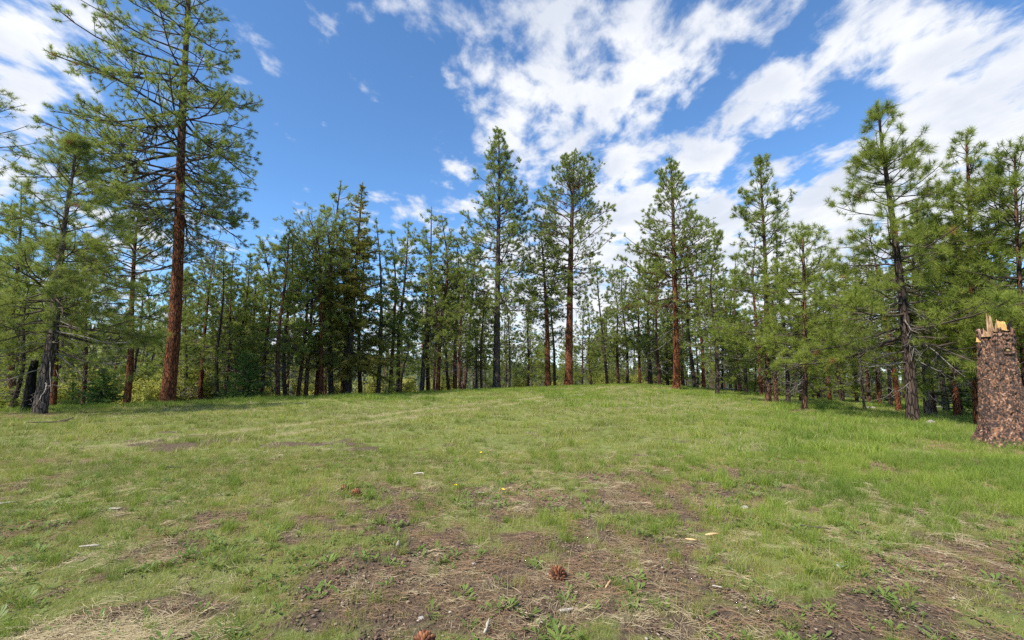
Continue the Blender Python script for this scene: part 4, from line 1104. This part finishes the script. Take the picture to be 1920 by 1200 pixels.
# a pile of flattened straw at the lower left
g = ground_at(230, 1180); n = 150; x = g[0] + rng.normal(0, .26, n); y = g[1] - .1 + rng.normal(0, .09, n); addpts(x, y, .7 + .5 * rng.random(n), rng.choice([0, 2, 2], n))
x, y = sample(16, 9.5, 55); n = fbm(x * .5, y * .5, 73, 3); keep = rng.random(len(x)) < .20 + .75 * sst(.45, .7, n) * np.exp(-y / 60) + .7 * track(x, y); x, y = x[keep], y[keep]
addpts(x, y, .5 + .6 * rng.random(len(x)), np.where(y > 16, 3, rng.choice([0, 3, 1], len(x))))
scatter('dry_grass', 'pale dry straw lying among the green grass', 'dry grass', srcs, np.concatenate(allP), np.concatenate(allS), np.concatenate(allI))
# needle litter and crumbs of soil on the bare patches
allP, allS, allI = [], [], []
srcs = [litter(121, 26, .10, .15, .0024, M['litter']), litter(122, 14, .08, .17, .0028, M['litter']), litter(123, 30, .06, .06, .003, M['litter']), crumbs(124, 40, .07, M['crumb']), crumbs(125, 26, .1, M['crumb'])]
x, y = sample(150, .9, 8.5); b, r = green_need(x, y); keep = rng.random(len(x)) < .12 + .62 * sst(.35, .8, b); x, y = x[keep], y[keep]
addpts(x, y, .6 + .8 * rng.random(len(x)), rng.choice([0, 1, 2, 3, 3, 4], len(x)))
for (u_, v_) in [(1508, 771), (1712, 793), (1738, 783), (75, 780), (315, 754), (1440, 752), (1268, 729), (1870, 842), (1800, 842)]:
    g = ground_at(u_, v_); n = 90; a_ = rng.random(n) * 6.283; q_ = .25 + rng.gamma(2, .22, n)
    addpts(g[0] + q_ * np.cos(a_) * 1.3, g[1] + q_ * np.sin(a_), 1.0 + rng.random(n), rng.choice([0, 1, 2], n))
scatter('needle_litter', 'fallen brown pine needles and soil crumbs on the bare patches', 'leaf litter', srcs, np.concatenate(allP), np.concatenate(allS), np.concatenate(allI), .04)
# small broad-leaved weeds
allP, allS, allI = [], [], []
x, y = sample(60, .9, 8.5); n = fbm(x * 1.5, y * 1.5, 81, 3); keep = rng.random(len(x)) < .08 + .8 * sst(.45, .68, n); x, y = x[keep], y[keep]
addpts(x, y, .7 + .8 * rng.random(len(x)), rng.integers(0, 3, len(x)))
scatter('weeds', 'small broad-leaved weeds in the short grass', 'weeds', [forb(131, 12, M['forb']), forb(132, 18, M['forb']), forb(133, 8, M['forb'])], np.concatenate(allP), np.concatenate(allS), np.concatenate(allI))

# ------------------------------------------------------------------ grass tussocks one can pick out
for j, (u, v, s, lab) in enumerate([(1508, 905, 1.5, 'largest dark green grass tussock, right foreground'), (1130, 876, .9, 'green grass tussock left of the tussock pair in the middle distance'),
        (1243, 876, .9, 'left tussock of the pair on the middle right'), (1283, 864, 1.0, 'right tussock of the pair on the middle right'), (1470, 832, 1.3, 'grass tussock up the slope from the largest tussock'),
        (1740, 826, 1.5, 'grass tussock left of the broken stump base'), (1700, 870, 1.6, 'wide pale tussock on the far right'), (1810, 905, 1.5, 'bright tussock below the broken stump'), (1890, 855, 1.2, 'grass tuft growing against the front of the broken stump'),
        (755, 1040, .55, 'small blue-green tuft at the foot of the white bark sliver'), (950, 980, .5, 'small tuft standing in the bare soil above the big cone'), (1220, 980, .6, 'small dark tuft on the reddish mound'), (450, 1110, .6, 'leafy tuft in the lower left grass')]):
    p = ground_at(u, v)
    rg = np.random.default_rng(300 + j)
    me = blades(300 + j, 130, .07 * s, (.08 * s, .23 * s), .0036, .75, M['grass_fresh'] if j % 3 else M['grass'], 3)
    o = obj('grass_tussock', me, None, p); tag(o, lab, 'grass tussock', 'tussocks in the meadow')
# tall dry seed stalks
def stalk(seed, h, m):
    rg = np.random.default_rng(seed); k = 6
    P = np.zeros((1, k, 3)); P[0, :, 2] = np.linspace(0, h, k); P[0, :, 0] = np.cumsum(rg.normal(0, .012, k)); P[0, :, 1] = np.cumsum(rg.normal(0, .012, k))
    b = Bag(); v, q = tubes(P, np.full((1, k), .004), 4); b.add(v, None, q)
    n = 26; s = .35 + .65 * rg.random(n); pos, T, _ = along(P, np.zeros(n, int), s); pos = pos + rg.normal(0, .018, (n, 3))
    V, T_ = tufts(rg, pos, np.tile([0, 0, 1.], (n, 1)), 5, .03, .012, 1.2); b.add(V, T_)
    return b.mesh('dry_stalk', [m])
sm_ = [stalk(400 + i, .45 + .1 * i, M['straw']) for i in range(4)]
for j, (u, v) in enumerate([(1155, 770), (1162, 765), (1190, 758), (1200, 762), (1212, 770), (1222, 768), (1236, 762), (1250, 768), (1338, 752), (1352, 775), (1365, 776), (1312, 742), (1405, 765), (1178, 775), (1205, 748), (1145, 760), (1262, 752), (1410, 772)]):
    p = ground_at(u, v); o = obj('dry_stalk', sm_[j % 4], None, p - np.array([0, 0, .02])); o.rotation_euler = (random.gauss(0, .1), random.gauss(0, .1), random.random() * 6)
    tag(o, 'tall straw-coloured dry weed stalk standing in the grass near the crest', 'dry stalk', 'dry weed stalks near the crest')

# ------------------------------------------------------------------ pine cones
s_ = NB('cone_scale'); g_ = s_.new('ShaderNodeNewGeometry'); M['cone'] = s_.done(s_.bsdf(s_.ramp(g_.outputs['Random Per Island'], [(0, (.03, .012, .007)), (.6, (.12, .042, .020)), (1, (.28, .12, .055))]), .6, spec=.3))
s_ = NB('cone_core'); M['cone_core'] = s_.done(s_.bsdf((.035, .014, .008), .8))
def cone_parts(seed):
    rg = np.random.default_rng(seed); b = Bag(); n = 62
    for i in range(n):
        t = (i + .5) / n; a = i * 2.39996; zc = t; rad = .5 * math.sin(math.pi * (t * .86 + .1)) ** .7
        out = np.array([math.cos(a), math.sin(a), 0]); up = np.array([0, 0, 1.]); sd = np.array([-math.sin(a), math.cos(a), 0])
        dirv = norm(out * 1.0 + up * (t - .35) * 1.0); p0 = up * (zc * 1.0) + out * rad * .35; L_ = rad * 1.0 + .06; w = .075 + .05 * rad
        th = np.cross(dirv, sd) * -.02
        v = [p0 - sd * w * .4, p0 + sd * w * .4, p0 + dirv * L_ * .8 + sd * w, p0 + dirv * L_ + th * 2, p0 + dirv * L_ * .8 - sd * w]
        v += [q + th * 2.5 for q in v]
        f = [(0, 1, 2), (0, 2, 3), (0, 3, 4), (5, 7, 6), (5, 8, 7), (5, 9, 8)]; q = [(1, 6, 7, 2), (2, 7, 8, 3), (3, 8, 9, 4), (4, 9, 5, 0)]
        b.add(np.array(v), np.array(f), np.array(q))
    core = Bag(); P = np.zeros((1, 8, 3)); P[0, :, 2] = np.linspace(-.05, 1.0, 8); v, q = tubes(P, np.array([[.04, .10, .15, .17, .16, .13, .09, .03]]), 10); core.add(v, None, q)
    return b.mesh('scale_cluster', [M['cone']]), core.mesh('core', [M['cone_core']], True)
cp = cone_parts(1)
for (u, v, size, rot, lab) in [(1046, 1088, .10, (1.25, .35, .3), 'open dark brown pine cone on the bare soil in the foreground'), (646, 922, .085, (1.3, 0, 1.2), 'left smaller cone of the pair in the grass'),
                               (668, 931, .10, (1.0, .2, 2.6), 'right larger cone of the pair in the grass'), (795, 1222, .10, (1.4, .1, .4), 'cone half cut off by the bottom edge of the picture')]:
    p = ground_at(u, v); r = empty('pine_cone', p + np.array([0, 0, size * .33]), lab, 'pine cone', 'pine cones on the ground'); r.rotation_euler = rot; r.scale = (size, size, size)
    for nm, me in zip(('scales', 'core'), cp):
        o = obj('cone_' + ('scale' if nm == 'scales' else 'core'), me, r); o.location = (0, 0, -.5)

# ------------------------------------------------------------------ bits of wood, bark, rocks, flowers
s_ = NB('bleached_wood'); n_ = s_.noise(s_.coord('Object', (3, 3, 3)), 14, 4); M['bleached'] = s_.done(s_.bsdf(s_.ramp(n_, [(.3, (.22, .19, .16)), (.7, (.48, .44, .38))]), .8, n_, .004))
s_ = NB('fresh_chip'); n_ = s_.noise(s_.coord('Object', (3, 3, 3)), 18, 4); M['chip'] = s_.done(s_.bsdf(s_.ramp(n_, [(.3, (.48, .27, .12)), (.7, (.66, .46, .26))]), .8, n_, .004))
s_ = NB('rock_grey'); n_ = s_.noise(s_.coord(), 9, 6, .65); M['rock'] = s_.done(s_.bsdf(s_.ramp(n_, [(.3, (.13, .12, .11)), (.55, (.32, .30, .28)), (.75, (.48, .46, .43))]), .9, n_, .03))
def stick(name, label, cat, u, v, L_, r, az, m, seed=0, forks=0, group=None, z=0.0, tilt=0.0):
    rg = np.random.default_rng(seed + 900); p = ground_at(u, v); k = 7
    d = np.array([math.cos(az), math.sin(az), tilt]); s = np.linspace(-.5, .5, k) * L_
    P = s[:, None] * d; P[:, :2] += np.cumsum(rg.normal(0, L_ * .018, (k, 2)), 0)
    P[:, 2] = np.array([terrain(p[0] + q[0], p[1] + q[1]) for q in P]) - p[2] + r * .7 + z + np.maximum(0, s) * tilt
    b = Bag(); vv, q = tubes(P[None], (r * np.array([.5, .9, 1, 1, .95, .8, .35]))[None] * (1 + .15 * rg.normal(0, 1, (1, k))), 7)
    n0 = len(vv); vv = np.vstack([vv, P[0], P[-1]]); T = [((i + 1) % 7, i, n0) for i in range(7)] + [(n0 - 7 + i, n0 - 7 + (i + 1) % 7, n0 + 1) for i in range(7)]
    b.add(vv, T, q)
    for f in range(forks):
        P2, R2, _ = spawn(rg, P[None], np.full((1, k), r), np.array([1]), .3, .8, .8, lambda s_, i: L_ * .45 + 0 * s_, 5, .02, 0, .12, .9, .6, .003); v2, q2 = tubes(P2, R2, 5); b.add(v2, None, q2)
    o = obj(name, b.mesh(name, [M[m]], True), None, p); tag(o, label, cat, group); return o
stick('fallen_branch', 'forked grey dead branch lying on the grass below the leaning young pine', 'branch', 92, 796, 1.05, .022, .25, 'limb', 1, 3, z=.05)
stick('fallen_branch', 'short dark stub of branch poking up right of the forked dead branch', 'branch', 126, 792, .35, .02, .9, 'limb', 2, 0, z=.06, tilt=.5)
stick('fallen_log', 'long thin pale log lying on the right slope behind the trunks', 'log', 1395, 731, 5.5, .07, -.25, 'bleached', 3, 0, z=.18)
stick('fallen_log', 'weathered grey log at the back of the right slope near the fir sapling', 'log', 1775, 767, 1.8, .06, -.2, 'bleached', 4, 1, z=.08)
stick('wood_piece', 'white forked wood sliver in the grass beside a yellow flower', 'wood', 786, 893, .17, .014, .1, 'bleached', 5, 1, z=.03)
stick('wood_piece', 'small pale twig right of the yellow flowers in the foreground', 'twig', 900, 927, .12, .006, -.3, 'bleached', 6, z=.02)
stick('wood_piece', 'curved tan wood chip on the lower right of the big cone', 'wood chip', 1142, 1100, .14, .008, 1.0, 'chip', 7, z=.015)
stick('wood_piece', 'orange-tan wood chip in the grass on the right, upper of two', 'wood chip', 1336, 1010, .15, .011, .15, 'chip', 8, z=.03)
stick('wood_piece', 'orange-tan wood chip in the grass on the right, lower left of two', 'wood chip', 1296, 1020, .10, .009, -.25, 'chip', 9, z=.03)
stick('wood_piece', 'brown-ended stick lying in the right-hand grass', 'stick', 1528, 998, .26, .010, -.25, 'limb', 10, z=.04)
stick('wood_piece', 'grey weathered stick just below the big cone', 'stick', 1062, 1152, .10, .010, .35, 'bleached', 11, z=.015)
stick('wood_piece', 'dark stick left of the pair of cones', 'stick', 606, 946, .16, .009, .05, 'limb', 12, z=.02)
stick('wood_piece', 'pale splinter standing at the bottom edge of the picture', 'wood', 914, 1190, .1, .008, 1.3, 'bleached', 13, z=.03, tilt=.7)
stick('wood_piece', 'pale stick in the grass left of the centre, upper of the left bits', 'stick', 214, 960, .15, .010, .0, 'bleached', 14, z=.03)
stick('wood_piece', 'tan stick in the grass up the slope on the left', 'stick', 326, 881, .30, .014, .1, 'limb', 15, z=.03)
stick('wood_piece', 'white twig at the far left edge of the grass', 'twig', 6, 950, .2, .012, .5, 'bleached', 16, z=.03)
stick('wood_piece', 'thin white bone-like twig on the right of the big cone', 'twig', 1345, 1108, .07, .007, -.3, 'bleached', 17, z=.02)
stick('wood_piece', 'pale stick beside the straw on the lower left', 'stick', 168, 1032, .16, .008, .25, 'bleached', 18, z=.03)
stick('wood_piece', 'small white piece near the upper right of the yellow flowers', 'wood', 985, 925, .07, .008, -.1, 'bleached', 19, z=.02)
def rock(name, label, cat, u, v, s, seed, m='rock', sq=(1, .8, .6), group=None):
    rg = np.random.default_rng(seed); p = ground_at(u, v); n, mm = 12, 18
    th = np.linspace(0, np.pi, n)[:, None]; ph = np.linspace(0, 2 * np.pi, mm, endpoint=False)[None]
    rr = 1 + .35 * (vn(np.cos(ph) * 2 + 9 + 0 * th, np.cos(th) * 2 + np.sin(ph) * 2, seed) - .5) + .25 * (vn(np.cos(ph) * 5 + 9 + 0 * th, np.cos(th) * 5 + np.sin(ph) * 4, seed + 1) - .5)
    V = np.stack([rr * np.sin(th) * np.cos(ph) * sq[0], rr * np.sin(th) * np.sin(ph) * sq[1], rr * np.cos(th) * sq[2] + 0 * ph], -1) * s
    idx = np.arange(n * mm).reshape(n, mm); a = idx[:-1]; b = idx[1:]; Q = np.stack([a, b, np.roll(b, -1, 1), np.roll(a, -1, 1)], -1).reshape(-1, 4)
    o = obj(name, mesh_from(name, V.reshape(-1, 3), None, Q, [M[m]], None, False), None, p + np.array([0, 0, s * sq[2] * .3])); tag(o, label, cat, group); return o
rock('rock', 'pinkish grey rock right beside the foot of the thinner dark pine', 'rock', 1745, 795, .16, 1, sq=(1.1, .8, .62))
rock('rock', 'pale flat rock next to the thin dead sapling', 'rock', 1633, 766, .2, 2, sq=(1.3, .8, .45))
rock('stone', 'small pale stone in the grass at the lower right', 'stone', 1572, 1066, .035, 3, sq=(1.2, .9, .6))
rock('stone', 'small grey stone partly hidden in the grass, right of the mound', 'stone', 1396, 953, .04, 4, sq=(1.2, .9, .6))
rock('stone', 'tiny white stone on the bare soil left of the centre', 'stone', 665, 1040, .018, 5)
rock('stone', 'tiny white stone on the bare soil below the centre', 'stone', 888, 1057, .016, 6)
rock('stone', 'small round pale stone in the grass near the bottom edge', 'stone', 790, 1161, .02, 7)
rock('soil_clod', 'dark clod of soil up and right from the big cone', 'clod', 1110, 1028, .045, 8, 'crumb', (1.2, .9, .6))
# lifted white bark sliver
def sliver():
    p = ground_at(748, 1030); n = 9; x = np.array([0, .5, .9, 1, .95, .8, .6, .35, .1]) * .024; z = np.linspace(0, .085, n)
    V = np.concatenate([np.stack([-x, .004 * np.sin(z * 70) - z * .3, z], 1), np.stack([x * .7, .004 * np.sin(z * 70 + .5) - z * .3, z], 1), np.stack([-x, .006 + .004 * np.sin(z * 70) - z * .3, z], 1), np.stack([x * .7, .006 + .004 * np.sin(z * 70 + .5) - z * .3, z], 1)])
    F_ = []
    for i in range(n - 1):
        F_ += [(i, n + i, n + i + 1, i + 1), (2 * n + i, 2 * n + i + 1, 3 * n + i + 1, 3 * n + i), (i, i + 1, 2 * n + i + 1, 2 * n + i), (n + i, 3 * n + i, 3 * n + i + 1, n + i + 1)]
    o = obj('bark_sliver', mesh_from('bark_sliver', V, None, np.array(F_), [M['bleached']]), None, p); tag(o, 'upright white bark sliver in the bare soil', 'bark piece')
sliver()
# yellow flowers
s_ = NB('yellow_petal'); M['petal'] = s_.done(s_.bsdf((.85, .58, .02), .6))
s_ = NB('flower_eye'); M['eye'] = s_.done(s_.bsdf((.55, .28, .02), .7))
s_ = NB('flower_stem'); M['stem'] = s_.done(s_.bsdf((.10, .17, .04), .7))
def petals(n=12):
    b = Bag()
    for i in range(n):
        a = i / n * 6.283; o = np.array([math.cos(a), math.sin(a), .28]); s = np.array([-math.sin(a), math.cos(a), 0])
        b.add(np.array([o * .1 - s * .12, o * .1 + s * .12, o * .75 + s * .22, o * 1.0, o * .75 - s * .22]), np.array([(0, 1, 2), (0, 2, 4), (2, 3, 4)]))
    return b.mesh('petal', [M['petal']])
pm_ = petals(); v, q = tubes(np.array([[[0, 0, .0], [0, 0, .12], [0, 0, .2]]]), np.array([[.3, .28, .08]]), 8); em_ = mesh_from('eye', v, None, q, [M['eye']])
v, q = tubes(np.array([[[0, 0, -1.], [.1, 0, -.5], [0, 0, 0.]]]), np.array([[.05, .05, .05]]), 5)
FL = [(828, 889, .020, 'yellow flower right beside the white forked wood sliver'), (854, 912, .018, 'yellow flower between its two neighbours in the middle foreground'), (943, 922, .023, 'largest yellow flower, right of the pale twig'),
      (902, 850, .022, 'upper yellow flower of the distant close pair'), (895, 857, .022, 'lower yellow flower of the distant close pair'), (712, 842, .020, 'yellow flower farthest up the meadow on the left'), (1762, 1108, .015, 'lone yellow flower in the lower right'),
      (1147, 921, .016, 'small yellow flower left of the reddish mound')]
for u, v_, s, lab in FL:
    p = ground_at(u, v_ + 4); hgt = .045 + .01 * random.random(); r = empty('flower', p + np.array([0, 0, hgt]), lab, 'flower', 'yellow flowers in the grass'); r.rotation_euler = (.3, random.gauss(0, .2), random.random() * 6)
    a = obj('petal_ring', pm_, r); a.scale = (s,) * 3; e = obj('flower_eye', em_, r); e.scale = (s,) * 3
    st = obj('stem', mesh_from('stem', np.array(tubes(np.array([[[0, 0, -hgt], [.002, 0, -hgt / 2], [0, 0, 0.]]]), np.full((1, 3), .0012), 5)[0]), None, tubes(np.array([[[0, 0, -hgt], [.002, 0, -hgt / 2], [0, 0, 0.]]]), np.full((1, 3), .0012), 5)[1], [M['stem']]), r)
